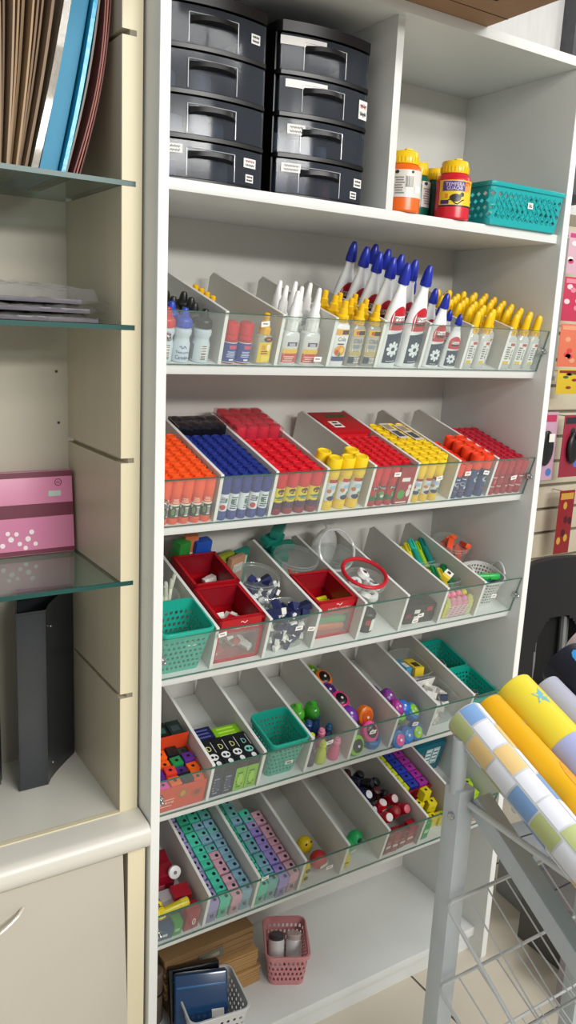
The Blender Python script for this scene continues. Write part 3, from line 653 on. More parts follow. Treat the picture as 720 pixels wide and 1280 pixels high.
        l.text('Pritt', w*.96, h*.038, P('141416'), f=lambda x, z: s.front(.0013)(x, zc+z))
        l.patch(q, -w*.5, w*.5, zc-h*.06, zc-h*.03, P('3a0d1c'), 6, 1)
        c = MB(); pc = mat('1c2ea6', .3); r0 = w*.36; c.lathe([(r0*.9, hb), (r0, hb+h*.006), (r0*.98, hb+h*.06), (r0*.8, hb+h*.13), (r0*.5, h*.985), (r0*.3, h), (1e-7, h)], pc, 18)
        for k in range(14): c.box(-.0004, .0004, -r0*1.03, -r0*.93, hb+h*.004, hb+h*.05, pc, M=RZ(2*PI*k/14))
        return [part('bottle', b, [part('label', l)]), part('cap', c)]
    kl, km, ks = school(.190, .0285, .58), school(.143, .0235), school(.106, .0185)
    for r in range(5):
        for c in range(2):
            rw = 'in the front row' if r == 0 else f'in the {ORD[r]} row back'
            place(kl, at(2, .4660+.0525*c-.002*r, .0195+.040*r, .0004, .28+random.uniform(-.1, .1)), 'glue_bottle', f'tall white glue bottle with blue cap, {["left", "right"][c]} column {rw}', 'bottle', 'tall white glue bottles with blue caps')
    for r in range(4): place(km, at(2, .5765-.001*r, .0165+.033*r, .0004, .1), 'glue_bottle', 'medium white glue bottle with blue cap, '+('front of its file' if r == 0 else f'{ORD[r]} in its file'), 'bottle', 'medium white glue bottles')
    for r in range(5): place(ks, at(2, .6225-.001*r, .014+.029*r, .0004, -.1), 'glue_bottle', 'small white glue bottle with blue cap, '+('front of its file' if r == 0 else f'{ORD[r]} in its file'), 'bottle', 'small white glue bottles')
    # clear bottles with yellow caps
    def lab_cl(l, s, w, h):
        f = s.front(); q = s.front(.0007); l.patch(f, -w*.6, w*.62, .012, h*.8, P('e4e6e4'), 6, 1); bars(l, q, -w*.5, w*.1, .022, h*.7, P('6a6a70'), 6); barcode(l, q, w*.2, w*.5, .022, h*.6, True); l.patch(q, -w*.5, w*.3, .012, .018, P('d9bd3a'), 4, 1); l.patch(q, -w*.1, w*.55, h*.7, h*.78, P('b8464a'), 4, 1)
    kc = gel('e6e9e8', .35, lab_cl, 'f3c50e', .0168, .072, .036, .004)
    c = MB(); yc = P('f3c50e'); c.lathe([(.0095, .0715), (.0102, .072), (.0102, .082), (.0088, .083), (.0080, .100), (.0068, .110), (.004, .1135), (1e-7, .1142)], yc, 14, 1, .85)
    for k in range(8): c.box(-.0006, .0006, -.0105, -.009, .073, .081, yc, M=RZ(2*PI*k/8))
    kc[1] = part('cap', c)
    for b_, x0 in ((6, .6685), (7, .7780)):
        for r in range(7):
            for c in range(3):
                if b_ == 6 and r == 0 and c == 2: continue
                place(kc, at(2, x0+.0335*c+random.uniform(-.001, .001), .0150+.0275*r+random.uniform(-.001, .001), .0004, random.uniform(-.15, .15)), 'glue_bottle',
                      f'clear bottle with yellow cap, {"seventh" if b_ == 6 else "rightmost"} bin, {"front row" if r == 0 else ORD[r]+" row back"}, {["left", "middle", "right"][c]}', 'bottle', 'clear bottles with yellow caps')
bottles()
# ------------------------------------------------------------------ perforated baskets
def basket(w0, d0, w1, d1, h, cols, rows, hole, m, rad=.012, z0=.1, z1=.86, rim=.005, rimh=.008, bot=True, size=.32, stag=True, pw=None, handles=False):
    """round-cornered tapered basket with holes through its wall, open at the top; origin at bottom centre"""
    def per(w, d, r, u):
        a, b = w/2-r, d/2-r; segs = [2*b, PI*r/2, 2*a, PI*r/2, 2*b, PI*r/2, 2*a, PI*r/2]; L = sum(segs); s = (u % 1)*L
        cs = [(a, b), (-a, b), (-a, -b), (a, -b)]; st = [(w/2, -b, 0, 1), (a, d/2, -1, 0), (-w/2, b, 0, -1), (-a, -d/2, 1, 0)]
        for k in range(4):
            if s <= segs[2*k]: x, y, dx, dy = st[k]; return x+dx*s, y+dy*s
            s -= segs[2*k]
            if s <= segs[2*k+1]:
                t = s/r+k*PI/2; return cs[k][0]+r*math.cos(t), cs[k][1]+r*math.sin(t)
            s -= segs[2*k+1]
        return w/2, -b
    def f(u, t):
        x, y = per(w0+(w1-w0)*t, d0+(d1-d0)*t, rad, u); return (x, y, h*t)
    mb = MB()
    def band(t0, t1, n=96):
        vs = [f(k/n, t) for t in (t0, t1) for k in range(n)]
        mb.add(vs, [(k, (k+1) % n, n+(k+1) % n, n+k) for k in range(n)], m)
    band(0, z0); band(z1, 1)
    for r in range(rows):
        ta = z0+(z1-z0)*r/rows; tb = z0+(z1-z0)*(r+1)/rows; tm = (ta+tb)/2; sh = .5 if (stag and r % 2) else 0
        for c in range(cols):
            ua, ub = (c+sh)/cols, (c+1+sh)/cols; um = (ua+ub)/2
            o = [(ua, ta), (um, ta), (ub, ta), (ub, tm), (ub, tb), (um, tb), (ua, tb), (ua, tm)]
            hu, ht = (ub-ua)*size, (tb-ta)*size
            if hole == 'square': q = [(-1, -1), (0, -1), (1, -1), (1, 0), (1, 1), (0, 1), (-1, 1), (-1, 0)]
            elif hole == 'diamond': q = [(-.5, -.5), (0, -1), (.5, -.5), (1, 0), (.5, .5), (0, 1), (-.5, .5), (-1, 0)]
            elif hole == 'trap': q = [(-1, -1), (0, -1), (1, -1), (.85, 0), (.6, 1), (0, 1), (-.6, 1), (-.85, 0)]
            else: q = [(-.7, -.7), (0, -1), (.7, -.7), (1, 0), (.7, .7), (0, 1), (-.7, .7), (-1, 0)]
            i = [(um+a*hu, tm+b*ht) for a, b in q]
            vs = [f(u, t) for u, t in o+i]
            mb.add(vs, [(k, (k+1) % 8, 8+(k+1) % 8, 8+k) for k in range(8)], m)
    n = 96
    if bot: mb.add([f(k/n, 0.004) for k in range(n)], [tuple(range(n))], m)
    wall = part('wall', mb, solid=.0016)
    rm = MB(); vs = []; fs = []
    pr = [(-.001, h-rimh), (rim*.8, h-rimh), (rim, h-rimh*.6), (rim, h-.001), (rim*.8, h), (-.001, h), (-.0014, h-.002)]
    for k in range(n):
        x, y = per(w1, d1, rad, k/n); x2, y2 = per(w1+.02, d1+.02, rad+.01, k/n); l = math.hypot(x2-x, y2-y) or 1; nx, ny = (x2-x)/l, (y2-y)/l
        for o, z in pr: vs.append((x+nx*o, y+ny*o, z))
    q = len(pr)
    for k in range(n):
        j = (k+1) % n
        for a in range(q): b = (a+1) % q; fs.append((k*q+a, j*q+a, j*q+b, k*q+b))
    rm.add(vs, fs, m); ps = [wall, part('rim', rm)]
    if handles:
        hb = MB()
        for s_ in (-1, 1): hb.tube([(s_*(w1/2+.004), -.022+.044*t/10, h+.018*math.sin(PI*t/10)) for t in range(11)], .0026, m, 8)
        ps.append(part('handle', hb))
    return ps
teal = mat('1fa893', .35, name='teal_plastic'); tealg = mat('12a08e', .3); turq = mat('14a3a6', .35)
def sticker(w=.016, h=.010, m=paper, marks=True):
    l = MB(); l.box(-w/2, w/2, -.0006, 0, -h/2, h/2, m)
    if marks: l.box(-w*.3, w*.3, -.0009, -.0005, -h*.25, -h*.05, ink); l.box(-w*.35, w*.2, -.0009, -.0005, h*.1, h*.25, ink)
    return l
# ------------------------------------------------------------------ top tier: drawers, paint, basket, carton
def drawer_units():
    smoke = mat('7a828e', .14, clear=.86, tint='c2c8d2', spec=.5, gloss=.1, name='smoky_plastic'); bk = mat('0b0b0d', .35, name='black_frame')
    wd, dp, hd = .188, .235, .0625
    def front(x): return -.016*(1-(x/(wd/2))**2)              # bulging drawer front
    N = 14; xs = [-wd/2+.006+(wd-.012)*k/N for k in range(N+1)]
    fr = MB()
    fr.box(-wd/2, -wd/2+.004, .006, dp, 0, 4*hd+.012, bk, .001); fr.box(wd/2-.004, wd/2, .006, dp, 0, 4*hd+.012, bk, .001); fr.box(-wd/2, wd/2, dp-.004, dp, 0, 4*hd+.012, bk)
    for k in range(5):
        z = k*hd; t = .006 if k < 4 else .016
        poly = [(-wd/2, dp), (-wd/2, .004)]+[(x, front(x)-.003) for x in xs]+[(wd/2, .004), (wd/2, dp)]
        fr.prism(poly[::-1], z, z+t, bk)
    frp = part('frame', fr)
    dr = MB(); z0, z1 = .0075, hd-.0025
    vs = []
    for off in (0, .0022):
        for z in (z0, z1):
            for x in xs: vs.append((x, front(x)+off, z))
    n = N+1; fs = []
    for k in range(N):
        fs += [(k, k+1, n+k+1, n+k), (2*n+k, 3*n+k, 3*n+k+1, 2*n+k+1), (n+k, n+k+1, 3*n+k+1, 3*n+k), (k, 2*n+k, 2*n+k+1, k+1)]
    dr.add(vs, fs, smoke)
    for x in (xs[0], xs[-1]-.0022): dr.box(x, x+.0022, front(xs[0])+.001, dp-.01, z0, z1-.006, smoke)
    dr.box(xs[0], xs[-1], 0, dp-.01, z0, z0+.002, smoke)
    # the recessed panel outline on the front
    for xa in (-.050, .032):
        dr.tube([(xa, front(xa)-.0006, z0+.002+(z1-z0-.012)*t/4) for t in range(5)], .0008, mat('c3c8cf', .2, clear=.2), 6)
    dr.tube([(-.05+.082*t/8, front(-.05+.082*t/8)-.0006, z1-.010) for t in range(9)], .0007, mat('c3c8cf', .2, clear=.2), 6)
    me_dr = dr.mesh('drawer')
    hb = MB(); vs = []; M_ = 12
    for k in range(M_+1):
        x = -.048+.078*k/M_; a = math.sin(PI*k/M_)**.5; y = front(x)-.002; o = .012*a
        vs += [(x, y-o, .044+.002*a), (x, y-o-.001, .036+.003*a), (x, y, .034+.003*a), (x, y+.001, .046)]
    fs = [(k*4+a, k*4+4+a, k*4+4+(a+1) % 4, k*4+(a+1) % 4) for k in range(M_) for a in range(4)]+[(0, 1, 2, 3), (4*M_+3, 4*M_+2, 4*M_+1, 4*M_)]
    hb.add(vs, fs, bk); me_h = hb.mesh('handle')
    rr = random.Random(3)
    def unit(x, y, label, stickers, stuff):
        t = thing('drawer_tower', label, 'drawer unit', T(x, y, Z[1]+.0005), 'drawer units on the top tier')
        link('frame', frp[1], t)
        for k in range(4):
            d = link('drawer', me_dr, t, T(0, 0, k*hd)); link('handle', me_h, d)
            for (sx, sz, w, h, kind) in stickers.get(k, ()):
                m = MB(); n_ = 4; f = lambda a, b: (a, front(a)-.0012, b)
                m.patch(f, sx-w/2, sx+w/2, sz-h/2, sz+h/2, mat('e9e9e7', .6), 5, 1)
                if kind:
                    g = lambda a, b: (a, front(a)-.0016, b)
                    for row in range(2):
                        zz = sz+h*(.2-.42*row); cl = mat('b5485a' if (kind == 2 and row == 0) else '3a3a48', .6)
                        m.tube([g(sx-w*.36+w*.72*q/14, zz+h*.13*math.sin(q*2.3+row)) for q in range(15)], .00055, cl, 4)
                link('sticker', m.mesh('sticker'), d, label='white handwritten sticker')
            for (sx, c, r, h) in stuff.get(k, ()):
                m = MB(); m.lathe([(r*.96, 0), (r, .001), (r, h*.8), (r*.93, h*.82), (r*.93, h), (r*.7, h), (r*.66, h-.002), (1e-7, h-.002)], mat(c, .4), 16)
                o = link('small_tub', m.mesh('small_tub'), None, T(x+sx, y+.014+rr.uniform(0, .012), Z[1]+.0105+k*hd))
                tag(o, f'small {"dark" if c < "8" else "white"} tub seen through the {["lowest", "second lowest", "third", "top"][k]} drawer {"of the right unit" if x > .25 else "of the left unit"}, {"far left" if sx < -.06 else "left" if sx < -.04 else "left of centre" if sx < -.028 else "behind the handle" if sx < 0 else "right of centre"}', 'tub', 'tubs inside the drawers')
    unit(.0948, .048, 'black four-drawer unit with smoky drawers, beside the white side panel', {0: ((-.072, .047, .03, .013, 1), (.062, .042, .025, .014, 2), (.062, .019, .016, .012, 1)), 3: ((.066, .036, .018, .014, 1),)},
         {0: ((-.07, 'b9c3cc', .014, .022), (.022, '9f9a90', .015, .03)), 1: ((-.066, 'c9cac0', .02, .024), (-.02, 'd2d4d2', .019, .034), (.012, 'a8acae', .016, .024)), 2: ((-.074, 'b4b8be', .014, .022), (-.02, 'a0a6b0', .02, .026))})
    unit(.301, .050, 'black four-drawer unit with smoky drawers, beside the white partition', {0: ((-.064, .047, .034, .014, 1), (.076, .040, .02, .014, 1), (.066, .019, .016, .012, 1)), 1: ((-.058, .044, .031, .015, 1),), 2: ((-.042, .050, .075, .012, 0), (.079, .034, .022, .030, 2)), 3: ((-.050, .050, .08, .013, 0),)},
         {0: ((-.07, '4e6a92', .016, .032), (-.035, '8fa0b4', .015, .03), (.02, 'b8625e', .012, .026)), 1: ((-.074, 'd4d4d0', .014, .03), (-.052, 'c8ccd0', .010, .022), (-.02, 'dcdcda', .017, .03), (.012, 'b9bcc0', .011, .02))})
drawer_units()
def paint_bottles():
    def tempera(c, txt, r=.0325):
        pr = [(r*.93, 0), (r, .003), (r, .030), (r*.985, .034), (r*.985, .060), (r, .064), (r, .070), (r*.86, .079), (r*.72, .082), (r*.72, .084)]
        b = MB(); b.lathe(pr, P(c, .28), 26); s = Surf(pr); l = MB(); f = s.front(.0005); q = s.front(.001)
        a0 = 1.15
        if txt:
            s.wrap(l, .024, .068, -a0, a0, P('e9c92c'), 18, .0005, 4); s.wrap(l, .022, .0245, -a0, a0, P('28262e'), 18, .0007)
            l.text('TEMPERA', .034, .006, P('e8d4dc'), f=lambda x, z: s.front(.0016)(x-.006, .0605+z)); l.text('GUACHE', .029, .006, P('e8d4dc'), f=lambda x, z: s.front(.0016)(x-.006, .0535+z))
            l.patch(q, -.026, .013, .049, .066, P('4a3f86'), 10, 1)
            l.disc(q, .018, .056, .007, .008, P('e59a54')); l.disc(q, .019, .062, .007, .004, P('c8502a')); l.disc(q, -.004, .037, .011, .007, P('2b2a2a')); l.disc(q, .008, .043, .004, .004, P('2b2a2a'))
            l.tube([q(-.02+.004*k, .03+.004*math.sin(k)) for k in range(9)], .0009, P('2b2a2a'), 5); l.patch(q, -.028, -.016, .026, .033, P('3d3470'), 4, 1); l.patch(q, -.022, -.018, .036, .044, P('d9852e'), 2, 1)
        else:
            s.wrap(l, .024, .070, -a0, a0, P('d8d5d0'), 18, .0005, 4); barcode(l, q, -.006, .008, .038, .062); bars(l, q, -.024, -.008, .03, .06, P('8a8683'), 7); l.disc(q, -.021, .066, .003, .003, ink); l.disc(q, .006, .0665, .0025, .0022, ink); l.patch(q, .012, .024, .032, .044, paper, 4, 1)
        c = MB(); y = P('f2c713', .3); rc = r*.80
        c.lathe([(rc*.98, .082), (rc, .0835), (rc, .094), (rc*.96, .096), (rc*.96, .101), (rc*.9, .1035), (1e-7, .1045)], y, 22)
        for k in range(26): c.box(-.0007, .0007, -rc*1.03, -rc*.95, .084, .0935, y, M=RZ(2*PI*k/26))
        c.box(-.006, .006, -rc*.9, -rc*.2, .1035, .1065, y, .001)
        return [part('bottle', b, [part('label', l)]), part('cap', c)]
    z = Z[1]+.0004
    place(tempera('ea6a1c', False), T(.4725, .035, z) @ RZ(-.35), 'paint_bottle', 'orange paint bottle with white barcode label, beside the partition', 'paint bottle', 'paint bottles')
    place(tempera('cf2032', True), T(.594, .034, z) @ RZ(-.45), 'paint_bottle', 'red paint bottle with yellow label, beside the turquoise basket', 'paint bottle', 'paint bottles')
    place(tempera('0d5f4c', False, .0275), T(.5565, .098, z) @ RZ(.9), 'paint_bottle', 'dark green paint bottle behind the orange and red ones', 'paint bottle', 'paint bottles')
    place(tempera('0e4f44', False, .0255), T(.616, .112, z) @ RZ(.9), 'paint_bottle', 'yellow-capped paint bottle farthest back behind the red one', 'paint bottle', 'paint bottles')
    ps = basket(.192, .115, .208, .130, .076, 38, 4, 'diamond', turq, .010, .14, .80, .005, .008, size=.36)
    lat = MB()
    for k in range(13):                                        # raised woven strips on the front and left faces
        for s_ in (-1, 1):
            x = -.082+.0137*k
            p0 = (x-s_*.02, 0, .013); p1 = (x+s_*.02, 0, .060); pts = []
            for t in range(6):
                q = t/5; xx = p0[0]+(p1[0]-p0[0])*q; zz = p0[2]+(p1[2]-p0[2])*q
                if abs(xx) < .088: pts.append((xx, -(.0575+.0075*zz/.076)-.0012*(1+.6*s_*math.sin(q*9)), zz))
            if len(pts) > 1: lat.tube(pts, .0016, turq, 5)
    ps.append(part('woven_strips', lat))
    t = place(ps, T(.757, .060, Z[1]+.0006) @ RZ(.0), 'storage_basket', 'turquoise woven plastic basket on the top tier', 'basket')
    link('price_label', sticker(.014, .011).mesh('price_label'), t, T(.006, -.0645, .042))
paint_bottles()
def top_carton():
    cb = mat('a07c5c', .75, noise=.1, nscale=14, name='corrugated_card'); dk = mat('2c241e', .8)
    t = thing('cardboard_box', 'brown cardboard box overhanging the front of the top board', 'box', T(.36, -.045, Z[0]+TK+.0004))
    m = MB(); m.box(-.34, .252, -.21, .17, 0, .30, cb, .002); link('carton', m.mesh('carton'), t)
    m = MB()
    m.box(-.34, .252, -.0035, -.0025, -.0007, 0, dk); m.box(.10, .245, -.19, -.187, -.0007, 0, mat('6e4f38', .8))
    for k in range(4): m.box(.10, .24, -.186+.006*k, -.184+.006*k, -.0007, 0, mat('6e4f38', .8))
    link('flap_seam', m.mesh('flap_seam'), t)
    m = MB(); r = .0004
    for a, b in (((.085, -.09), (.175, -.09)), ((.175, -.09), (.175, -.05)), ((.175, -.05), (.085, -.05)), ((.085, -.05), (.085, -.09))): m.tube([(a[0], a[1], -.0005), (b[0], b[1], -.0005)], .001, dk, 5)
    m.box(.03, .07, -.11, -.09, -.0007, 0, dk); m.tube([(.2+.003*k, -.13+.004*math.sin(k), -.0005) for k in range(6)], .001, dk, 5)
    link('print', m.mesh('print'), t, label='dark printed frame and block')
top_carton()
# ------------------------------------------------------------------ eraser and highlighter tier
clearp = mat('e6eaea', .1, clear=.90, tint='fafcfb', name='clear_plastic')
def bevelled(sx, sy, sz, m, b=.001, name='body'):
    mb = MB(); mb.box(-sx/2, sx/2, -sy/2, sy/2, 0, sz, m, b); return mb
def single(mb, M, name, label, cat, group=None, solid=0.):
    o = link(name, mb if not isinstance(mb, MB) else mb.mesh(name), None, M, None, solid); return tag(o, label, cat, group)
def jar(r, h, lidc=None, lid_r=.003, taper=.92):
    b = MB(); b.lathe([(1e-6, .0006), (r*taper*.97, .0006), (r*taper, .003), (r, h-.01), (r*.97, h)], clearp, 26)
    k = MB()
    for z in (h, h-.006): k.tube([(r*1.02*math.cos(2*PI*q/28), r*1.02*math.sin(2*PI*q/28), z) for q in range(28)], lid_r*.55, lidc or clearp, 6, True)
    return [part('wall', b), part('rim', k)]
def clear_box(sx, sy, h, flare=1.0, th=.0015):
    b = MB(); q = flare; n = 20
    def ring(s, z):
        o = []; r = .008
        for k in range(n):
            a = 2*PI*k/n+PI/4; c, d = math.cos(a), math.sin(a); e = (abs(c)**6+abs(d)**6)**(-1/6); o.append((c*e*sx/2*s, d*e*sy/2*s, z))
        return o
    vs = ring(1, 0)+ring(1, .003)+ring(q, h); fs = [tuple(range(n))]+[(j*n+k, j*n+(k+1) % n, (j+1)*n+(k+1) % n, (j+1)*n+k) for j in range(2) for k in range(n)]
    b.add(vs, fs, clearp); r = MB(); r.tube(ring(q*1.01, h), .0016, clearp, 6, True)
    return [part('wall', b, solid=.0009), part('rim', r)]
def pile(i, cx, cv, sx, sv, n0, n1, count, make, name, labels, cat, group, tilt=.7, rz=True):
    rr = random.Random(int(cx*1e4)+count); nx = max(1, int(round(math.sqrt(count*sx/sv)))); per = max(1, int(math.ceil(count/nx))); out = []
    for k in range(count):
        lay = k/max(1, count-1); gx = ((k % nx)+.5)/nx-.5; per = max(1, int(math.ceil(count/nx))); gy = (((k*7) % per)+.5)/per-.5
        lb0 = labels(k, gx, gy, lay); peers = [j for j in range(count) if labels(j, ((j % nx)+.5)/nx-.5, (((j*7) % per)+.5)/per-.5, j/max(1, count-1)) == lb0] if count > 1 else [k]
        if len(peers) > 1: lb0 += f', {["first", "second", "third", "fourth", "fifth", "sixth", "seventh"][peers.index(k)]} of {len(peers)} upward'
        x = cx+sx*gx*.92+rr.uniform(-.003, .003); v = cv+sv*gy*.92+rr.uniform(-.003, .003); n = n0+(n1-n0)*lay
        M = at(i, x, v, n) @ Euler((rr.uniform(-tilt, tilt), rr.uniform(-tilt, tilt), rr.uniform(-PI, PI) if rz else rr.uniform(-.4, .4))).to_matrix().to_4x4()
        kd = make(k, rr); out.append(place(kd, M, name, lb0, cat, group))
    return out
def where(gx, gy, lay):
    return ('top' if lay > .66 else 'middle' if lay > .33 else 'bottom')+' layer, '+('front' if gy < -.17 else 'back' if gy > .17 else 'centre')+' '+('left' if gx < -.17 else 'right' if gx > .17 else 'middle')
def eraser(sl, wh='ecebe6', sx=.034, sy=.014, sz=.011, frac=.62):
    b = MB(); b.box(-sx/2, sx/2, -sy/2, sy/2, -sz/2, sz/2, P(wh, .6), .001)
    s_ = MB(); s_.box(-sx/2+sx*(1-frac), sx/2+.0004, -sy/2-.0004, sy/2+.0004, -sz/2-.0004, sz/2+.0004, P(sl, .45))
    return [part('rubber', b), part('sleeve', s_)]
def highlighter(c, capc=None, L=.095, r=.0055):
    b = MB(); b.lathe([(r*.7, 0), (r, .002), (r, L*.62)], P(c, .3), 12, 1, .8); k = MB(); k.lathe([(r*1.08, L*.6), (r*1.08, L*.93), (r*.8, L), (1e-7, L)], P(capc or c, .3), 12, 1, .8); k.box(-.001, .001, -r*1.25, -r*.8, L*.62, L*.9, P(capc or c, .3))
    return [part('barrel', b), part('cap', k)]
def red_display(i, x, v, sx, sv, h, label, inside):
    """open-topped red carton with a window in front"""
    rd = mat('b8101f', .32, name='red_card'); rd2 = mat('931020', .4); t = thing('display_carton', label, 'carton', at(i, x, v, .0005), 'red display cartons')
    b = MB(); th = .0016; X, Y = sx/2, sv/2
    b.box(-X, X, -Y, Y, 0, th, rd); b.box(-X, X, Y-th, Y, 0, h, rd); b.box(-X, -X+th, -Y, Y, 0, h, rd); b.box(X-th, X, -Y, Y, 0, h, rd)
    b.box(-X, X, -Y, -Y+th, h*.70, h, rd); b.box(-X, X, -Y, -Y+th, 0, h*.08, rd); b.box(-X, -X+.007, -Y, -Y+th, 0, h, rd); b.box(X-.007, X, -Y, -Y+th, 0, h, rd)
    w = .008; b.box(-X, X, -Y, -Y+w, h-.001, h, rd); b.box(-X, X, Y-w, Y, h-.001, h, rd); b.box(-X, -X+w, -Y, Y, h-.001, h, rd); b.box(X-w, X, -Y, Y, h-.001, h, rd)
    b.box(-X+w-.001, -X+w, -Y+w, Y-w, h*.55, h, rd2); b.box(X-w, X-w+.001, -Y+w, Y-w, h*.55, h, rd2); b.box(-X+w, X-w, Y-w, Y-w+.001, h*.55, h, rd2); b.box(-X+w, X-w, -Y+w-.001, -Y+w, h*.55, h, rd2)
    link('carton', b.mesh('carton'), t)
    wn = MB(); wn.box(-X+.006, X-.006, -Y+.0002, -Y+.0008, h*.08, h*.71, clearp); link('window', wn.mesh('window'), t)
    l = MB(); wt = P('f1dfe0'); l.text('FABER-CASTELL', sx*.58, .0055, wt, T(.008, -Y-.0004, h*.79)); l.tube([(-.002+.0022*k, -Y-.0004, h*.905+.0022*math.sin(k*1.3)) for k in range(7)], .0007, wt, 5)
    l.tube([(-X-.0004, -.02+.004*math.cos(PI*k/6), h*.6+.006*math.sin(PI*k/6)) for k in range(12)], .0007, wt, 5)
    link('lettering', l.mesh('lettering'), t, label='white lettering and emblem'); inside(x, v)
def tier4():
    kb = basket(.078, .068, .096, .092, .094, 34, 6, 'square', teal, .010, .06, .80, .0035, .012, size=.27)
    t = place(kb, at(4, .0515, .0465, .0005), 'storage_basket', 'teal perforated basket at the left end of the eraser tier', 'basket', 'teal perforated baskets'); link('price_label', sticker(.016, .009).mesh('price_label'), t, T(.012, -.0415, .062))
    # clear cup with pale sticks behind the basket, more sticks further back
    place(jar(.030, .075), at(4, .066, .142, .0005), 'clear_cup', 'clear cup of pale eraser sticks behind the teal basket', 'cup')
    rr = random.Random(9)
    for k in range(9):
        a = 2*PI*k/9; x = .066+.016*math.cos(a); v = .142+.016*math.sin(a)
        m = MB(); c = ['e4e6d2', 'd8dcae', 'ecece6'][k % 3]; m.lathe([(.0034, 0), (.0034, .098), (.0026, .1), (1e-7, .1)], P(c, .4), 10); cap = MB(); cap.lathe([(.0038, .082), (.0038, .096), (.003, .1005), (1e-7, .1005)], mat('dfe3d8', .2, clear=.4), 10)
        place([part('barrel', m), part('cap', cap)], at(4, x, v, .003) @ RX(rr.uniform(-.15, .1)) @ RY(rr.uniform(-.15, .22)), 'eraser_stick', f'pale eraser stick in the clear cup behind the teal basket, {ORD[k]} round the cup', 'eraser', 'pale eraser sticks')
    for k in range(7):
        m = MB(); m.lathe([(.0045, 0), (.0045, .10), (.003, .112), (1e-7, .112)], P(['e8e8e8', '1f3a6e', 'dadada', '2a2a30'][k % 4], .35), 10); cap = MB(); cap.lathe([(.005, .07), (.005, .09), (.0048, .0905)], P(['2a2f4e', 'e8e8ea'][k % 2]), 10)
        place([part('barrel', m), part('band', cap)], at(4, .014+.0115*k, .195+.012*(k % 3), .001) @ RX(rr.uniform(-.1, .1)) @ RY(rr.uniform(-.05, .1)), 'correction_pen', f'white and navy correction pen at the back left, {ORD[k]} from the side panel', 'pen', 'correction pens at the back')
    # the two red cartons with white erasers
    def ins(lb, n):
        def f(x, v):
            pile(4, x, v-.006, .078, .075, .007, .052, n, lambda k, r_: eraser('b9182a' if k % 3 == 0 else 'e6e4de', sx=.026, sy=.013), 'eraser', lambda k, a, b, c: f'small white eraser in the {lb} red carton, {where(a, b, c)}', 'eraser', f'white erasers in the {lb} red carton')
        return f
    red_display(4, .1625, .067, .096, .108, .093, 'red open carton with windowed front full of white erasers', ins('front', 20))
    red_display(4, .1690, .1815, .096, .110, .093, 'red open carton standing behind another red carton', ins('rear', 9))
    for n, (x, v, sx, sv, h, c, lb) in enumerate(((.150, .255, .03, .025, .115, '2f8a3a', 'green pack behind the rear red carton'), (.195, .256, .038, .022, .112, '1f4fae', 'blue pack behind the rear red carton'), (.172, .262, .03, .015, .122, 'd87a4a', 'orange pack behind the rear red carton'))):
        t = thing('packet', lb, 'packet', at(4, x, v, .0005, .3-.2*n), 'packets behind the red cartons'); link('bag', bevelled(sx, sv, h, mat(c, .3, bump=.8, nscale=60), .004).mesh('bag'), t); m = MB(); m.box(-sx*.3, sx*.3, -sv/2-.0006, -sv/2, h*.4, h*.7, P('e8e4d8')); link('print', m.mesh('print'), t)
    # navy sleeved erasers in a clear box and a clear jar
    place(clear_box(.084, .072, .064, 1.06), at(4, .273, .052, .0005), 'clear_box', 'clear square box heaped with navy-sleeved erasers, at the front', 'box')
    nav = lambda k, r_: eraser(['1a2150', '202a5e', '161c44'][k % 3], sx=.036, sy=.017, sz=.012, frac=.80)
    pile(4, .273, .052, .066, .056, .008, .084, 50, nav, 'eraser', lambda k, a, b, c: f'navy-sleeved eraser in the front clear box, {where(a, b, c)}', 'eraser', 'navy-sleeved erasers in the front box')
    place(jar(.045, .082), at(4, .270, .152, .0005), 'clear_jar', 'clear round jar of navy-sleeved erasers behind the square box', 'jar')
    pile(4, .270, .152, .056, .056, .008, .078, 40, nav, 'eraser', lambda k, a, b, c: f'navy-sleeved eraser in the round jar, {where(a, b, c)}', 'eraser', 'navy-sleeved erasers in the round jar')
    for n, (x, v, c, lb) in enumerate(((.243, .235, '8f9a2c', 'olive-yellow slab-like pack at the back of the third bin'), (.285, .245, '1f7d6c', 'teal green pack at the back of the third bin'), (.262, .222, 'b98a6e', 'beige pack at the back of the third bin'))):
        t = thing('packet', lb, 'packet', at(4, x, v, .0005, .35), 'packets at the back of the third bin'); link('bag', bevelled(.042, .012, .085, mat(c, .4), .002).mesh('bag'), t); m = MB(); m.box(-.014, .014, -.0066, -.006, .05, .07, P('e2dfd0')); link('print', m.mesh('print'), t)
    # third red carton with highlighters
    hc = ['e8671f', '1f9a3c', 'e3dd2a', 'e3dd2a', 'e2508a', 'e8671f', '1f9a3c', 'ea3fa0']
    def ins3(x, v):
        for k in range(12):
            c = hc[k % 8]; place(highlighter(c, L=.082, r=.0085), at(4, x+.041, v-.038+.014*(k % 6), .0105+.017*(k//6)) @ RZ(.12*(k % 3-1)) @ RY(-PI/2), 'highlighter', f'{ {"e8671f":"orange","1f9a3c":"green","e3dd2a":"yellow","e2508a":"pink","ea3fa0":"magenta"}[c]} highlighter lying in the third red carton, {["lower","upper"][k//6]} layer, {ORD[k % 6]} from front', 'highlighter', 'highlighters in the red carton')
    red_display(4, .3835, .080, .096, .108, .085, 'red open carton with windowed front full of bright highlighters', ins3)
    place(jar(.046, .088), at(4, .385, .190, .0005), 'clear_jar', 'large empty clear jar behind the highlighter carton', 'jar')
    for k in range(3):
        m = MB(); m.tube([(.020*math.sin(q*.5), .004*q-.02, .012+.03*math.sin(q*.6+k)) for q in range(10)], .004, P(['d9682a', 'd8b82a', 'c8401e'][k], .4), 8); single(m, at(4, .385+.018*(k-1), .186, .012), 'curled_ribbon', ['orange', 'yellow', 'dark red'][k]+' curled plastic strip in the empty clear jar', 'strip', 'curled strips in the jar')
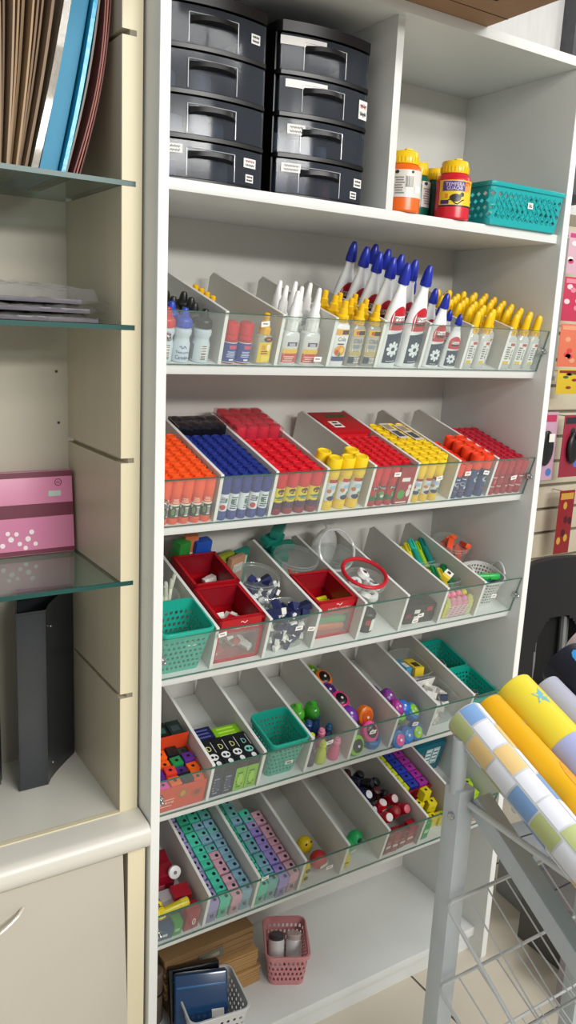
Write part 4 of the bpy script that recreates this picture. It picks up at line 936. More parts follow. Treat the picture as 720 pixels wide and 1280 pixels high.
    for k in range(5):
        m = MB(); m.box(-.03, .03, -.012, .012, 0, .018, mat('15806e', .35, noise=.15), .004); single(m, at(4, .362+.012*(k % 3), .252+.006*(k//3), .03+.019*k, .4*(k-2)) @ RX(.2*(k % 2)), 'packet', f'teal rubbery pack at the back of the fourth bin, {["lowest", "second", "third", "fourth", "topmost"][k]} of the heap', 'packet', 'teal packs in the fourth bin')
    # red-rimmed jar of white sharpeners
    place(jar(.042, .085, taper=.86), at(4, .490, .082, .0005), 'clear_jar', 'clear jar with raised red lid ring, full of white sharpeners', 'jar')
    m = MB(); m.tube([(.047*math.cos(2*PI*q/30), .047*math.sin(2*PI*q/30), 0) for q in range(30)], .0042, P('c8182c'), 8, True); single(m, at(4, .492, .092, .0935) @ RX(.12), 'lid_ring', 'red ring lid tilted on the rim of a clear jar', 'lid')
    rr = random.Random(4)
    for k in range(12):
        m = MB(); m.lathe([(.011, -.006), (.0135, -.005), (.0135, .005), (.011, .006), (1e-7, .006)], P('eeeeec', .35), 18); h = MB(); h.box(-.005, .005, -.0035, .0035, .006, .0068, P('33363a')); h.lathe([(.003, .0062), (.003, .0072), (1e-7, .0072)], steel, 10, M=T(.003, 0, 0))
        a = 2.4*k; q = .021 if k else 0
        place([part('body', m), part('blade', h)], at(4, .490+q*math.cos(a), .08+q*math.sin(a), .018+.0062*k) @ RX(rr.uniform(-.6, .6)) @ RY(rr.uniform(-.6, .6)), 'pencil_sharpener', f'round white sharpener in the red-ringed jar, {ORD[k]} from the bottom', 'sharpener', 'white sharpeners in the jar')
    t = thing('tub', 'black lidded tub with white barcode label, before the red-ringed jar', 'tub', at(4, .472, .031, .0005, .2), None); m = MB(); m.lathe([(.016, 0), (.018, .002), (.018, .042), (.015, .045), (1e-7, .045)], P('1a1a1c'), 20); link('pot', m.mesh('pot'), t); m = MB(); s = Surf([(.018, 0), (.018, .045)]); s.wrap(m, .006, .034, -.2, .9, paper, 10, .0004); m.patch(s.front(.0006), -.014, -.006, .02, .032, P('b02838'), 3, 1); link('label', m.mesh('label'), t)
    place(jar(.042, .082), at(4, .488, .192, .0005), 'clear_jar', 'open clear jar behind the red-ringed jar', 'jar')
    m = MB(); m.tube([(.045*math.cos(2*PI*q/30), .045*math.sin(2*PI*q/30), 0) for q in range(30)], .003, mat('dfe2e4', .15, clear=.5), 8, True); single(m, at(4, .478, .178, .1) @ RX(.9), 'lid_ring', 'clear ring lid leaning upright behind the red-ringed jar', 'lid')
    t = thing('packet', 'crumpled white plastic bag behind the clear jars', 'packet', at(4, .500, .250, .0005)); m = MB(); rr = random.Random(2); vs = []
    m.ball((0, 0, .055), .034, .018, .055, mat('dcdcda', .3, clear=.25, bump=1, nscale=60), 18, 12); link('bag', m.mesh('bag'), t); m = MB(); m.lathe([(.012, .1), (.005, .108), (.014, .122)], mat('dcdcda', .3, clear=.25), 12, 1, .5); link('knot', m.mesh('knot'), t)
    # black packs in the sixth bin
    for n, (x, v, sx, sv, h, lb) in enumerate(((.606, .032, .078, .034, .046, 'black printed pack with two white stickers, front of the sixth bin'), (.595, .165, .080, .060, .014, 'flat black pack with white corner, back of the sixth bin'), (.595, .232, .072, .05, .026, 'black pack farthest back in the sixth bin'))):
        t = thing('black_pack', lb, 'pack', at(4, x, v, .0005, -.05), 'black packs'); link('carton', bevelled(sx, sv, h, mat('17171c', .3), .002).mesh('carton'), t); m = MB()
        if n == 0:
            for a, b, c in ((-.01, .030, paper), (-.008, .014, paper), (.022, .034, P('b02436')), (-.03, .02, P('7c1c34'))): m.box(a-.007, a+.007, -sv/2-.0008, -sv/2, b-.004, b+.005, c)
        else: m.box(.005, .024, -sv*.3, 0, h, h+.0006, paper); m.box(-.03, -.01, -.01, .01, h, h+.0006, P('4a4a52'))
        link('sticker', m.mesh('sticker'), t, label='white stickers')
    # clear pack of pastel erasers, tray of highlighters behind
    place(clear_box(.086, .040, .050, 1.0), at(4, .7135, .030, .0005), 'clear_box', 'clear pack of pink and yellow dome erasers with printed front', 'box')
    for k in range(10):
        m = MB(); c = ['d6cf3c', 'ef7ba0', 'f08aa8', 'ef7ba0', 'd6cf3c'][k % 5]; m.box(-.0078, .0078, -.0085, .0085, 0, .036, P(c, .5), .002); m.ball((0, 0, .036), .0078, .0085, .010, P(c, .5), 14, 8)
        single(m, at(4, .680+.0167*(k % 5), .0205+.019*(k//5), .002), 'eraser', f'{"yellow" if k % 5 in (0, 4) else "pink"} dome eraser, {["front", "back"][k//5]} row of the clear pack, {ORD[k % 5]} from left', 'eraser', 'dome erasers in the clear pack')
    m = MB(); 
    for k in range(5): m.tube([(-.034+.07*q/14, -.0209, .030-.0055*k+.002*math.sin(q*2.2+k)) for q in range(15)], .0008, mat('e9eee9', .4, clear=.3), 4)
    o = link('printed_film', m.mesh('printed_film'), None, at(4, .7135, .030, .0005)); tag(o, 'white scrawled print on the clear pack of dome erasers', 'print')
    place(clear_box(.088, .075, .055, 1.04), at(4, .7135, .098, .0005), 'clear_box', 'clear tray with yellow and green markers, middle of the seventh bin', 'box', 'clear trays of the seventh bin')
    place(clear_box(.088, .085, .055, 1.04), at(4, .7135, .192, .0005), 'clear_box', 'clear tray with bright markers, back of the seventh bin', 'box', 'clear trays of the seventh bin')
    for n, (v0, cs) in enumerate(((.075, ['e8d332', 'e8d332', '1f8f5a', '1a7a6a', 'e8d332', '1c7f4e']), (.165, ['d8cf2c', 'd8cf2c', '1a9a8a', '1f9a4a', '9ac82a', '147a70', '30c0a8']))):
        for k, c in enumerate(cs):
            nm = 'yellow' if c[0] in 'ed' else 'lime' if c == '9ac82a' else 'green'
            place(highlighter(c, '30c8b8' if c in ('1a9a8a', '30c0a8') else c, L=.08, r=.0075), at(4, .684+.011*k, v0-.018, .014+.009*(k % 3)+.018*n) @ RZ(-.25) @ RX(-PI/2+.28), 'highlighter', f'{nm} marker in the {["middle", "back"][n]} clear tray, {ORD[k]} from left', 'highlighter', 'markers in the clear trays')
    t = thing('eraser', 'yellow and white label-sleeved eraser on the markers of the seventh bin', 'eraser', at(4, .706, .068, .066, .5) @ RX(.3)); link('rubber', bevelled(.032, .018, .012, P('e9cf3a'), .001).mesh('rubber'), t); m = MB(); m.box(-.004, .0165, -.0094, .0094, -.0003, .0124, paper); m.box(.002, .012, -.004, .004, .0124, .0128, ink); link('sleeve', m.mesh('sleeve'), t)
    # white oval basket and jar in the rightmost bin
    wb = mat('d9dcda', .3, clear=.15, name='white_basket_plastic')
    kb = basket(.072, .068, .084, .088, .070, 36, 7, 'square', wb, .032, .10, .92, .004, .005, size=.30, stag=False, handles=True)
    place(kb, at(4, .8165, .062, .0005), 'storage_basket', 'white perforated oval basket with handles in the rightmost bin', 'basket')
    for n, (x, v, nn, c, rz, lb) in enumerate(((.800, .060, .062, '2fae4e', -.35, 'green marker across the white oval basket'), (.812, .045, .05, '1f7f86', .2, 'teal marker in the white oval basket'), (.805, .075, .044, 'd8c52c', -.1, 'yellow marker in the white oval basket'), (.822, .055, .016, 'b89a3a', .3, 'ochre marker low in the white oval basket'))):
        place(highlighter(c, L=.062, r=.008), at(4, x-.014, v, nn, rz) @ RY(PI/2-.1), 'highlighter', lb, 'highlighter', 'markers in the white oval basket')
    for k in range(3):
        m = bevelled(.028, .02, .02, P(['24272c', '3c4048', '1d2024'][k]), .002); m.box(-.006, .006, -.0108, -.01, .004, .014, paper); single(m, at(4, .805+.014*k, .040+.012*k, .008+.012*k, .3*k), 'small_pack', f'dark small pack with white sticker in the white oval basket, {ORD[k]} from left', 'pack', 'dark packs in the oval basket')
    place(jar(.043, .080), at(4, .818, .180, .0005), 'clear_jar', 'clear jar of orange erasers at the back of the rightmost bin', 'jar')
    pile(4, .818, .178, .05, .05, .008, .080, 26, lambda k, r_: [part('body', bevelled(.032, .014, .011, P(['e8581c', 'd8481a', 'ef6a2a'][k % 3], .5)))], 'eraser', lambda k, a, b, c: f'orange eraser in the clear jar, {where(a, b, c)}', 'eraser', 'orange erasers in the jar', .5)
tier4()
# ------------------------------------------------------------------ sharpener tiers
_sh = {}
def sharp_block(c, sx=.019, sy=.014, sz=.024):
    key = (c, sx, sy, sz)
    if key not in _sh:
        b = MB(); b.box(-sx/2, sx/2, -sy/2, sy/2, 0, sz, P(c, .35), .0012); h = MB(); h.lathe([(.0042, sz-.0002), (.0042, sz+.0006), (.0034, sz+.0006), (.0033, sz+.0003), (1e-7, sz+.0003)], [P(c, .35), P(c, .35), P('141416'), P('141416')], 14); h.box(-sx*.35, sx*.35, sy/2, sy/2+.0005, sz*.2, sz*.8, steel)
        _sh[key] = [part('body', b), part('blade_hole', h)]
    return _sh[key]
def round_sharp(c, c2='17171a', r=.020, h=.020):
    b = MB(); b.lathe([(r*.7, 0), (r*.95, .003), (r, h*.5), (r*.95, h-.003), (r*.75, h), (1e-7, h)], P(c, .3), 22, 1, 1.15); f = MB(); f.lathe([(r*.62, h-.001), (r*.66, h+.001), (r*.5, h+.003), (1e-7, h+.0035)], P(c2, .25), 18, 1, 1.15); f.lathe([(.003, h+.003), (.003, h+.0045), (1e-7, h+.0045)], P('e8e8e8'), 10)
    return [part('body', b), part('face', f)]
def tier5():
    # orange display box of coloured sharpeners
    oc = mat('d0431f', .35); t = thing('display_carton', 'orange printed box of coloured sharpeners in the leftmost bin', 'carton', at(5, .0545, .052, .0005)); b = MB(); X, Y, h, th = .048, .047, .056, .0015
    b.box(-X, X, -Y, Y, 0, th, oc); b.box(-X, X, -Y, -Y+th, 0, h, oc); b.box(-X, X, Y-th, Y, 0, h+.03, oc); b.box(-X, -X+th, -Y, Y, 0, h, oc); b.box(X-th, X, -Y, Y, 0, h, oc); link('carton', b.mesh('carton'), t)
    l = MB(); l.text('piece', .026, .0085, P('f3e4da'), T(-.028, -Y-.0004, .021)); l.box(-.045, -.014, -Y-.0006, -Y-.0002, .028, .0288, P('f3e4da')); l.box(-.045, -.018, -Y-.0006, -Y-.0002, .0125, .0133, P('f3e4da'))
    f = lambda x, z: (x, -Y-.0004, z); g = lambda x, z: (x, -Y-.0008, z)
    l.disc(f, .002, .036, .011, .013, P('a8601f')); l.disc(g, .001, .036, .005, .007, P('c98a2a')); l.disc(f, .03, .028, .013, .012, P('b54a22')); l.disc(g, .03, .03, .006, .006, P('8f3a1c'))
    link('print', l.mesh('print'), t, label='white lettering and darker printed shapes')
    cs = ['e23fa6', 'e8611a', 'e8611a', '1d8a4a', '16171c', '5a2a8c', 'e8611a', 'd83a2e', '16171c', '4a2a7c', '1d3a34', 'e8611a']; nm = {'e23fa6': 'magenta', 'e8611a': 'orange', '1d8a4a': 'green', '16171c': 'black', '5a2a8c': 'purple', 'd83a2e': 'red', '4a2a7c': 'violet', '1d3a34': 'dark green'}
    for r in range(4):
        for c in range(4):
            q = cs[(r*5+c*2+r//2) % 12]; place(sharp_block(q, .021, .020, .030), at(5, .0200+.0230*c, .0185+.0224*r, .024+.004*((r+c) % 3), random.uniform(-.08, .08)) , 'pencil_sharpener', f'{nm[q]} block sharpener in the orange box, {ORD[r]} row from front, {ORD[c]} from left', 'sharpener', 'block sharpeners in the orange box')
            place(sharp_block(cs[(r*3+c) % 12], .021, .020, .020), at(5, .0200+.0230*c, .0185+.0224*r, .0022), 'pencil_sharpener', f'{nm[cs[(r*3+c) % 12]]} block sharpener buried low in the orange box, {ORD[r]} row from front, {ORD[c]} from left', 'sharpener', 'block sharpeners in the orange box') if r == 0 else None
    for n in range(3):
        t = thing('black_pack', f'dark pack behind the orange sharpener box, {["left", "middle", "right"][n]} of three', 'pack', at(5, .026+.029*n, .122, .0005), 'dark packs behind the orange box'); link('carton', bevelled(.027, .036, .082, P(['1b1d22', '14171a', '1e2c28'][n]), .001).mesh('carton'), t); m = MB(); m.box(-.008, .008, -.01, .004, .082, .0826, P(['6a2a4a', '2a5a4a', '39424a'][n])); link('print', m.mesh('print'), t)
    t = thing('leaflet_card', 'white printed card with faint grey print, back of the leftmost bin', 'card', at(5, .050, .205, .0005) @ RX(-.5)); m = MB(); m.box(-.044, .044, 0, .003, 0, .095, mat('d9d7d2', .6)); link('card', m.mesh('card'), t); m = MB(); bars(m, lambda x, z: (x, -.0003, z), -.036, .036, .015, .085, P('7d7a78'), 9); link('print', m.mesh('print'), t)
    # four narrow dark and lime boxes
    for n in range(4):
        dk = P('15171f', .3); fr = P('1d2240', .35) if n < 2 else P('83c11e', .35)
        t = thing('narrow_carton', f'narrow {"navy" if n < 2 else "lime"}-fronted carton with white skull-like print, {["leftmost of four", "second of four", "third of four", "rightmost of four"][n]}', 'carton', at(5, .1255+.0248*n, .042, .0005), 'narrow cartons in the second bin')
        b = MB(); b.box(-.012, .012, -.036, .036, 0, .074, dk, .0006); b.box(-.0118, .0118, -.0363, -.0355, .001, .058, fr); link('carton', b.mesh('carton'), t)
        l = MB(); tp = lambda x, z: (x, z, .0744); wt = P('eceff0'); cy = P('dfe08a') if n < 3 else P('8fd0c4')
        l.text('D', .009, .013, cy, f=lambda x, z: (x, .012+z, .0746)); l.disc(tp, 0, -.010, .009, .0085, wt if n < 3 else P('8fd0c4')); l.disc(lambda x, z: (x, z, .0748), -.003, -.010, .003, .0035, dk); l.disc(lambda x, z: (x, z, .0748), .004, -.011, .0025, .003, dk); l.disc(tp, .002, -.027, .005, .006, wt)
        l.box(.0095, .0103, .0, .028, .074, .0746, wt); bars(l, lambda x, z: (x, -.0366, z), -.008, .008, .008, .05, P('8a8f9a') if n < 2 else P('4a6a1c'), 6); l.disc(lambda x, z: (x, -.0367, z), 0, .028, .006, .014, P('3a4068') if n < 2 else P('a9d84a'))
        link('print', l.mesh('print'), t, label='white and pale yellow print')
    for n, (x, v, sx, c, lb) in enumerate(((.134, .098, .040, '1a1d4e', 'navy carton behind the narrow cartons'), (.186, .096, .056, '86c71c', 'bright lime clear pack behind the narrow cartons'))):
        t = thing('small_pack', lb, 'pack', at(5, x, v, .0005), 'packs behind the narrow cartons'); link('carton', bevelled(sx, .032, .072-.006*n, mat(c, .3), .003*n+.001).mesh('carton'), t); m = MB()
        for k in range(3): m.box(-sx*.35, sx*.3, -.012+.009*k, -.009+.009*k, .072-.006*n, .0725-.006*n, P(['5a62a0', 'c2ea5a'][n]))
        link('print', m.mesh('print'), t)
    kb = basket(.064, .068, .082, .092, .092, 34, 6, 'square', teal, .010, .06, .84, .0035, .010, size=.25)
    t = place(kb, at(5, .2765, .0505, .0005), 'storage_basket', 'empty teal perforated basket in the third bin of the sharpener tier', 'basket', 'teal perforated baskets'); link('price_label', sticker(.018, .009).mesh('price_label'), t, T(.012, -.0388, .03))
    # little bottle shaped sharpeners
    def perf(c, capc, h=.052, r=.0125):
        b = MB(); b.lathe([(r*.85, 0), (r, .002), (r*.95, h*.35), (r*.7, h*.6), (r*.45, h*.72)], mat(c, .2, clear=.15), 18); k = MB(); k.lathe([(r*.5, h*.7), (r*.62, h*.74), (r*.62, h*.84), (r*.35, h*.88), (r*.5, h*.95), (r*.3, h), (1e-7, h)], P(capc), 14)
        return [part('body', b), part('stopper', k)]
    for n, (x, v, c, k, nm_) in enumerate(((.345, .020, '3a2a5a', '4a4468', 'dark purple'), (.372, .0185, 'cfe21e', 'cfe21e', 'lime yellow'), (.405, .0195, 'ec5f98', 'f08ab4', 'pink'), (.356, .048, 'b9a8c8', 'cfe21e', 'lilac with lime stopper'), (.394, .052, 'd86a9a', 'f08ab4', 'rose'), (.412, .058, '1e3f6e', '24507e', 'steel blue'), (.346, .078, '1f2f6e', '24407e', 'navy'), (.377, .085, '1d3a78', '30589a', 'royal blue'), (.405, .092, '1f4a7e', '2a4a7c', 'sea blue'))):
        place(perf(c, k), at(5, x, v, .0006, .4*n) @ RX(random.uniform(-.12, .12)), 'bottle_sharpener', f'{nm_} bottle-shaped sharpener in the fourth bin', 'sharpener', 'bottle-shaped sharpeners')
    for n, (x, v, nn, c) in enumerate(((.343, .112, .0, '3fae2e'), (.372, .115, .004, '48c02e'), (.400, .122, .0, '2f8f2a'), (.362, .112, .034, '63cf3e'), (.396, .106, .036, '40b030'))):
        m = MB(); m.ball((0, 0, .018), .016, .022, .017, mat(c, .15, clear=.3, tint='c8f0b8'), 18, 12); k = MB(); k.lathe([(.006, .030), (.008, .033), (.006, .040), (1e-7, .042)], P(c, .25), 12); place([part('body', m), part('stopper', k)], at(5, x, v, nn), 'drop_sharpener', f'translucent green sharpener in the fourth bin, {["front left", "front middle", "front right", "upper left", "upper right"][n]} of the green heap', 'sharpener', 'green sharpeners')
    # round bright sharpeners
    for n, (x, v, nn, c, c2, rx, lb) in enumerate(((.455, .024, .019, '7fd02e', '2c3434', 1.15, 'lime round sharpener with dark face at the bin front'), (.496, .034, .030, 'f0489a', '2c2428', .8, 'pink round sharpener with dark face, second from the front'), (.508, .028, .002, '2a78c0', '20407a', .2, 'blue round sharpener under the pink one'),
        (.500, .066, .050, 'f07a1a', 'd85a10', 1.2, 'orange sharpener standing on edge'), (.466, .070, .044, '6a2a9a', '7a3aae', .4, 'purple round sharpener in the middle of the heap'), (.468, .110, .050, 'ee2f86', '181418', .3, 'hot pink sharpener with black face, mid heap'), (.464, .148, .044, '5a2a86', '4a2070', .3, 'violet sharpener toward the back'),
        (.472, .184, .050, 'f0761a', '1c1616', .3, 'orange and black sharpener at the back'), (.465, .220, .040, '8fc02a', '6a9a20', .3, 'olive green sharpener farthest back'), (.478, .150, .004, 'd84a9a', 'a83070', .2, 'magenta sharpener low at the back'), (.470, .075, .003, '5a2a86', '4a2070', .1, 'violet sharpener at the bottom, front half'), (.500, .090, .003, '2a78c0', '20407a', .1, 'blue sharpener at the bottom, front half'), (.468, .112, .006, 'e0611a', 'a04010', .1, 'orange sharpener at the bottom, middle'), (.472, .190, .006, '3a9a2a', '2a6a20', .1, 'green sharpener at the bottom, back'), (.468, .222, .004, '8a2a86', '6a2060', .1, 'plum sharpener at the bottom, farthest back'))):
        place(round_sharp(c, c2, .0195), at(5, x, v, nn, .6*n) @ RZ(-.6*n) @ RX(rx), 'round_sharpener', lb+' of the fifth bin', 'sharpener', 'round sharpeners of the fifth bin')
    for n, (x, v, nn, c, c2, rx, ry, lb) in enumerate(((.566, .019, .004, '2f7cc8', 'e05a9a', 1.0, 0, 'blue sharpener with pink face, front left'), (.592, .022, .004, '2a74c4', '2f86d4', .9, 0, 'blue sharpener, front middle'), (.620, .024, .006, '2f74bc', '9ad02a', 1.0, 0, 'blue sharpener with lime face, front right'), (.588, .052, .026, '74c428', '8ad83a', .3, .1, 'lime sharpener lying over the blue ones'), (.622, .05, .030, '2f7fd0', '8fd42a', .5, .2, 'lime and blue sharpener on top'),
        (.606, .060, .034, '2466c0', '2f7cd8', .4, 0, 'royal blue sharpener in the middle'), (.570, .080, .014, '6cc02a', '86d43a', .4, 0, 'lime sharpener behind the front row'), (.580, .060, .044, '9a2a86', 'b03a9a', .6, .2, 'magenta sharpener on the heap'), (.582, .092, .046, '6a2080', '8a3a9a', .5, .1, 'purple sharpener at the top of the heap'), (.568, .122, .034, '5a2a7a', '4a2068', .3, 0, 'dark violet sharpener along the divider'), (.600, .115, .012, '4a2a70', '5a3a8a', .2, 0, 'deep purple sharpener low at the back'))):
        place(round_sharp(c, c2, .0175, .024), at(5, x, v, nn) @ RX(rx) @ RY(ry), 'round_sharpener', lb+' of the sixth bin', 'sharpener', 'round sharpeners of the sixth bin')
    # clear boxes of erasers
    place(clear_box(.082, .088, .058, 1.06), at(5, .7075, .068, .0005), 'clear_box', 'clear box of white erasers, front of the seventh bin', 'box', 'clear boxes of the seventh bin')
    pile(5, .7075, .062, .064, .070, .008, .056, 24, lambda k, r_: eraser(['e4e2dc', 'dcdad4', '44506a'][k % 3] if k > 8 else 'c8b8b0', sx=.024, sy=.016, sz=.011, frac=.5), 'eraser', lambda k, a, b, c: f'white eraser in the front clear box, {where(a, b, c)}', 'eraser', 'white erasers in the front clear box', .5)
    t = thing('leaflet_card', 'white card standing in the front clear box of erasers', 'card', at(5, .7035, .102, .02) @ RX(.1)); m = MB(); m.box(-.026, .026, 0, .0015, 0, .05, paper); link('card', m.mesh('card'), t); m = MB(); m.box(-.02, .01, -.0005, 0, .03, .034, mat('c8c6c0', .6)); link('print', m.mesh('print'), t)
    place(clear_box(.084, .094, .064, 1.06), at(5, .7055, .168, .0005), 'clear_box', 'clear box of coloured packs, back of the seventh bin', 'box', 'clear boxes of the seventh bin')
    for n, (x, v, nn, c, sx, lb) in enumerate(((.684, .165, .03, 'e07a8c', .022, 'pink'), (.702, .172, .034, '4a9ac0', .018, 'blue'), (.722, .160, .040, 'e4c52c', .026, 'yellow'), (.690, .150, .006, 'b88a9a', .05, 'mauve'), (.715, .15, .016, '6a5aa0', .04, 'violet'))):
        t = thing('small_pack', f'{lb} pack in the back clear box of the seventh bin', 'pack', at(5, x, v, nn, -.1) @ RX(-.25), 'packs in the clear box'); link('carton', bevelled(sx, .052, .022 if n < 3 else .016, P(c, .4), .002).mesh('carton'), t); m = MB(); m.box(-sx*.3, sx*.3, -.018, .004, .022 if n < 3 else .016, .0226 if n < 3 else .0166, P('3a3a2a' if n == 2 else 'f0e8e0')); link('print', m.mesh('print'), t)
    # two green baskets with metal sharpeners
    kb = basket(.080, .088, .094, .104, .058, 36, 4, 'diamond', tealg, .010, .1, .84, .005, .008, size=.34)
    for n, v in enumerate((.0665, .1775)):
        place(kb, at(5, .8150, v, .0005), 'storage_basket', f'sea green lattice basket of metal sharpeners, {["front", "back"][n]} one of two', 'basket', 'sea green lattice baskets')
        rr = random.Random(n+40)
        for k in range(11):
            m = MB(); m.box(-.012, .012, -.0065, .0065, 0, .009, mat('b4b4ae', .35, metal=.7), .0012); b = MB(); b.box(-.010, .009, -.004, .004, .009, .0098, mat('8a8c90', .25, metal=1)); b.lathe([(.0013, .0098), (.0013, .0108), (1e-7, .0108)], steel, 8)
            place([part('wedge', m), part('blade', b)], at(5, .8150+.024*math.cos(2.4*k)*math.sqrt(k/11), v-.012+.03*math.sin(2.4*k)*math.sqrt(k/11), .004+.0024*k, rr.uniform(-3, 3)) @ RX(rr.uniform(-.3, .3)), 'pencil_sharpener', f'metal wedge sharpener in the {["front", "back"][n]} green basket, {ORD[k]} from the bottom', 'sharpener', 'metal wedge sharpeners')
tier5()
def tier6():
    # leftmost bin
    for n, (x, v, nn, sx, sv, h, c, lb) in enumerate(((.026, .016, 0, .038, .022, .030, '20486e', 'dark blue small pack at the left front'), (.054, .016, 0, .018, .022, .036, '2f8f3a', 'green small pack between the blue and red ones'), (.083, .018, 0, .030, .024, .052, '9a1426', 'dark red pack with white zero-like print at the divider'), (.080, .060, 0, .036, .030, .050, 'a01428', 'crimson pack behind the dark red one'),
        (.050, .110, 0, .07, .03, .055, '8e1226', 'long crimson pack across the bin'), (.030, .150, 0, .045, .034, .05, 'a8162c', 'crimson pack at the left back'), (.075, .152, 0, .034, .034, .04, '8a1024', 'crimson pack at the right back'), (.04, .2, 0, .06, .036, .06, '1f2f86', 'navy pack farthest back'))):
        t = thing('small_pack', lb+', lowest sharpener tier', 'pack', at(6, x, v, nn+.0005, .06*(n % 3-1)), 'packs in the leftmost bin of the lowest tier'); link('carton', bevelled(sx, sv, h, P(c, .3), .002).mesh('carton'), t); m = MB()
        if n == 2: m.tube([(.003+.003*math.cos(2*PI*k/12), -sv/2-.0004, .022+.008*math.sin(2*PI*k/12)) for k in range(12)], .0009, paper, 5, True)
        else: m.box(-sx*.3, sx*.2, -sv/2-.0006, -sv/2, h*.35, h*.55, P(['d8dde2', '9ad0a0', 'e8e0e0', 'd0707c', 'c85a68', 'd0707c', 'c85a68', '8a98d8'][n]))
        link('print', m.mesh('print'), t)
    for n, (x, v, nn, rx, rz) in enumerate(((.022, .040, .040, .9, .2), (.024, .052, .028, .3, .5))):
        m = MB(); m.lathe([(.010, 0), (.012, .002), (.012, .018), (.010, .020), (.0045, .020), (.0035, .012), (1e-7, .012)], [P('ecd31c')]*4+[P('2a2418')]*2, 6); r_ = MB(); r_.box(-.004, .004, .0095, .0108, .003, .016, steel)
        place([part('body', m), part('blade', r_)], at(6, x, v, nn, rz) @ RX(rx), 'pencil_sharpener', ['yellow hexagonal sharpener at the left panel, hole toward the front', 'yellow hexagonal sharpener lying under another one'][n], 'sharpener', 'yellow hexagonal sharpeners')
    t = thing('eraser_roll', 'yellow capped tube lying across the packs at the left front', 'tube', at(6, .018, .030, .046) @ RY(PI/2-.15)); m = MB(); m.lathe([(.0078, 0), (.0082, .001), (.0082, .052), (.0074, .053)], mat('d8c62c', .25), 14); link('barrel', m.mesh('barrel'), t); m = MB(); m.lathe([(.0088, .048), (.0088, .062), (.007, .064), (1e-7, .064)], P('e2d23a'), 14); link('cap', m.mesh('cap'), t)
    t = thing('round_sharpener', 'white round sharpener disc leaning on the first divider, lowest tier', 'sharpener', at(6, .080, .098, .058) @ RX(1.0)); m = MB(); m.lathe([(.010, 0), (.0125, .0015), (.0125, .007), (.011, .008), (1e-7, .008)], P('e6e6e6'), 22); link('body', m.mesh('body'), t); m = MB(); m.lathe([(.003, .0079), (.0036, .0088), (.002, .0088), (1e-7, .0084)], P('77787c'), 12); link('hole', m.mesh('hole'), t)
    m = MB(); m.box(-.014, .014, -.018, .018, 0, .03, mat('d8d4d8', .3, clear=.5), .003); single(m, at(6, .052, .062, .01), 'small_pack', 'clear small bag between the red packs, lowest tier', 'pack')
    # pastel sharpeners with waste container
    cols = {'lilac': 'a79bd0', 'mint': '4fcfb0', 'pink': 'dba9ba', 'sky': '86b4ca', 'aqua': '6fb9b6', 'green': '3bb491', 'violet': '9f8fd6'}
    kinds = {}
    for n, c in cols.items():
        sx, sy, sz = .0225, .0172, .026
        tp = P(c, .35); b = MB(); b.box(-sx/2, sx/2, -sy/2, sy/2, .030, .056, tp, .0012)
        con = MB(); con.box(-sx/2+.0006, sx/2-.0006, -sy/2+.0006, sy/2-.0006, 0, .0305, mat(c, .15, clear=.3, tint='eef2f2'), .0015)
        h = MB(); h.lathe([(.0046, .0558), (.0046, .0566), (.0038, .0566), (.0037, .0562), (1e-7, .0562)], [tp, tp, P('1e2630'), P('1e2630')], 14, M=T(.003, -.002, 0))
        l = MB(); l.tube([(-.004+.008*k/8, -sy/2-.0002, .018+.006*math.sin(k*1.4)) for k in range(9)], .0007, P('4a5560'), 5)
        kinds[n] = [part('sharpener_top', b, [part('pencil_hole', h)]), part('shavings_box', con, [part('print', l)])]
    lay = {1: [['lilac']*12, ['mint']*6+['mint']*3+['green']*3, ['pink']*6+['aqua', 'sky', 'aqua', 'sky', 'mint', 'green'], ['sky']*8+['aqua', 'sky', 'aqua', 'green']],
           2: [['mint']*6+['green']*6, ['aqua', 'sky', 'sky', 'aqua', 'sky', 'aqua', 'sky', 'aqua', 'sky', 'aqua', 'aqua', 'aqua'], ['violet']*7+['lilac', 'aqua', 'mint'], ['pink']*9]}
    for b_, L in lay.items():
        for c, seq in enumerate(L):
            for r, n in enumerate(seq):
                place(kinds[n], at(6, BW*b_+.0163+.0247*c+random.uniform(-.0006, .0006), .0125+.0192*r+random.uniform(-.0007, .0007)+.002*(c % 2), .0004, random.uniform(-.06, .06)) @ RX(random.uniform(-.02, .09)), 'pencil_sharpener', f'{n} pastel box sharpener, {["second", "third"][b_-1]} bin, {"front row" if r == 0 else ORD[r]+" row back"}, {ORD[c]} from left', 'sharpener', 'pastel box sharpeners')
    # ball sharpeners
    def ballk(c, r=.0185, smile=True):
        b = MB(); b.ball((0, 0, r), r, r*.95, r, P(c, .25), 22, 14); f = MB()
        if smile:
            for a in (-.42, .42): f.ball((r*math.sin(a)*.9, -r*.55, r+r*.68), r*.17, r*.1, r*.19, P('2a2418'), 10, 6)
        else: f.box(-r*.6, r*.5, -r*.93, -r*.86, r*.8, r*1.15, paper, M=T(0, -.0012, 0))
        return [part('ball', b), part('holes' if smile else 'price_label', f)]
    place(ballk('ecd01c'), at(6, .3895, .085, .0005, .2), 'ball_sharpener', 'yellow ball sharpener with two eye-like holes, standing behind the red one', 'sharpener')
    place(ballk('c62f34', .0195, False), at(6, .397, .040, .0005, .2), 'ball_sharpener', 'red ball sharpener with white price label behind the clear front', 'sharpener')
    t = thing('pencil_sharpener', 'small yellow sharpener with two rings beside the pink pastel sharpeners', 'sharpener', at(6, .349, .022, .0005, .1)); m = MB(); m.lathe([(.0095, 0), (.0105, .002), (.009, .022), (.0105, .04), (.0085, .044), (1e-7, .045)], P('e6cf1e', .3), 18, 1, .8); link('body', m.mesh('body'), t); m = MB()
    for z in (.012, .034): m.tube([(.0042*math.cos(2*PI*k/14), -.0092, z+.0042*math.sin(2*PI*k/14)) for k in range(14)], .0011, P('4a4414'), 6, True)
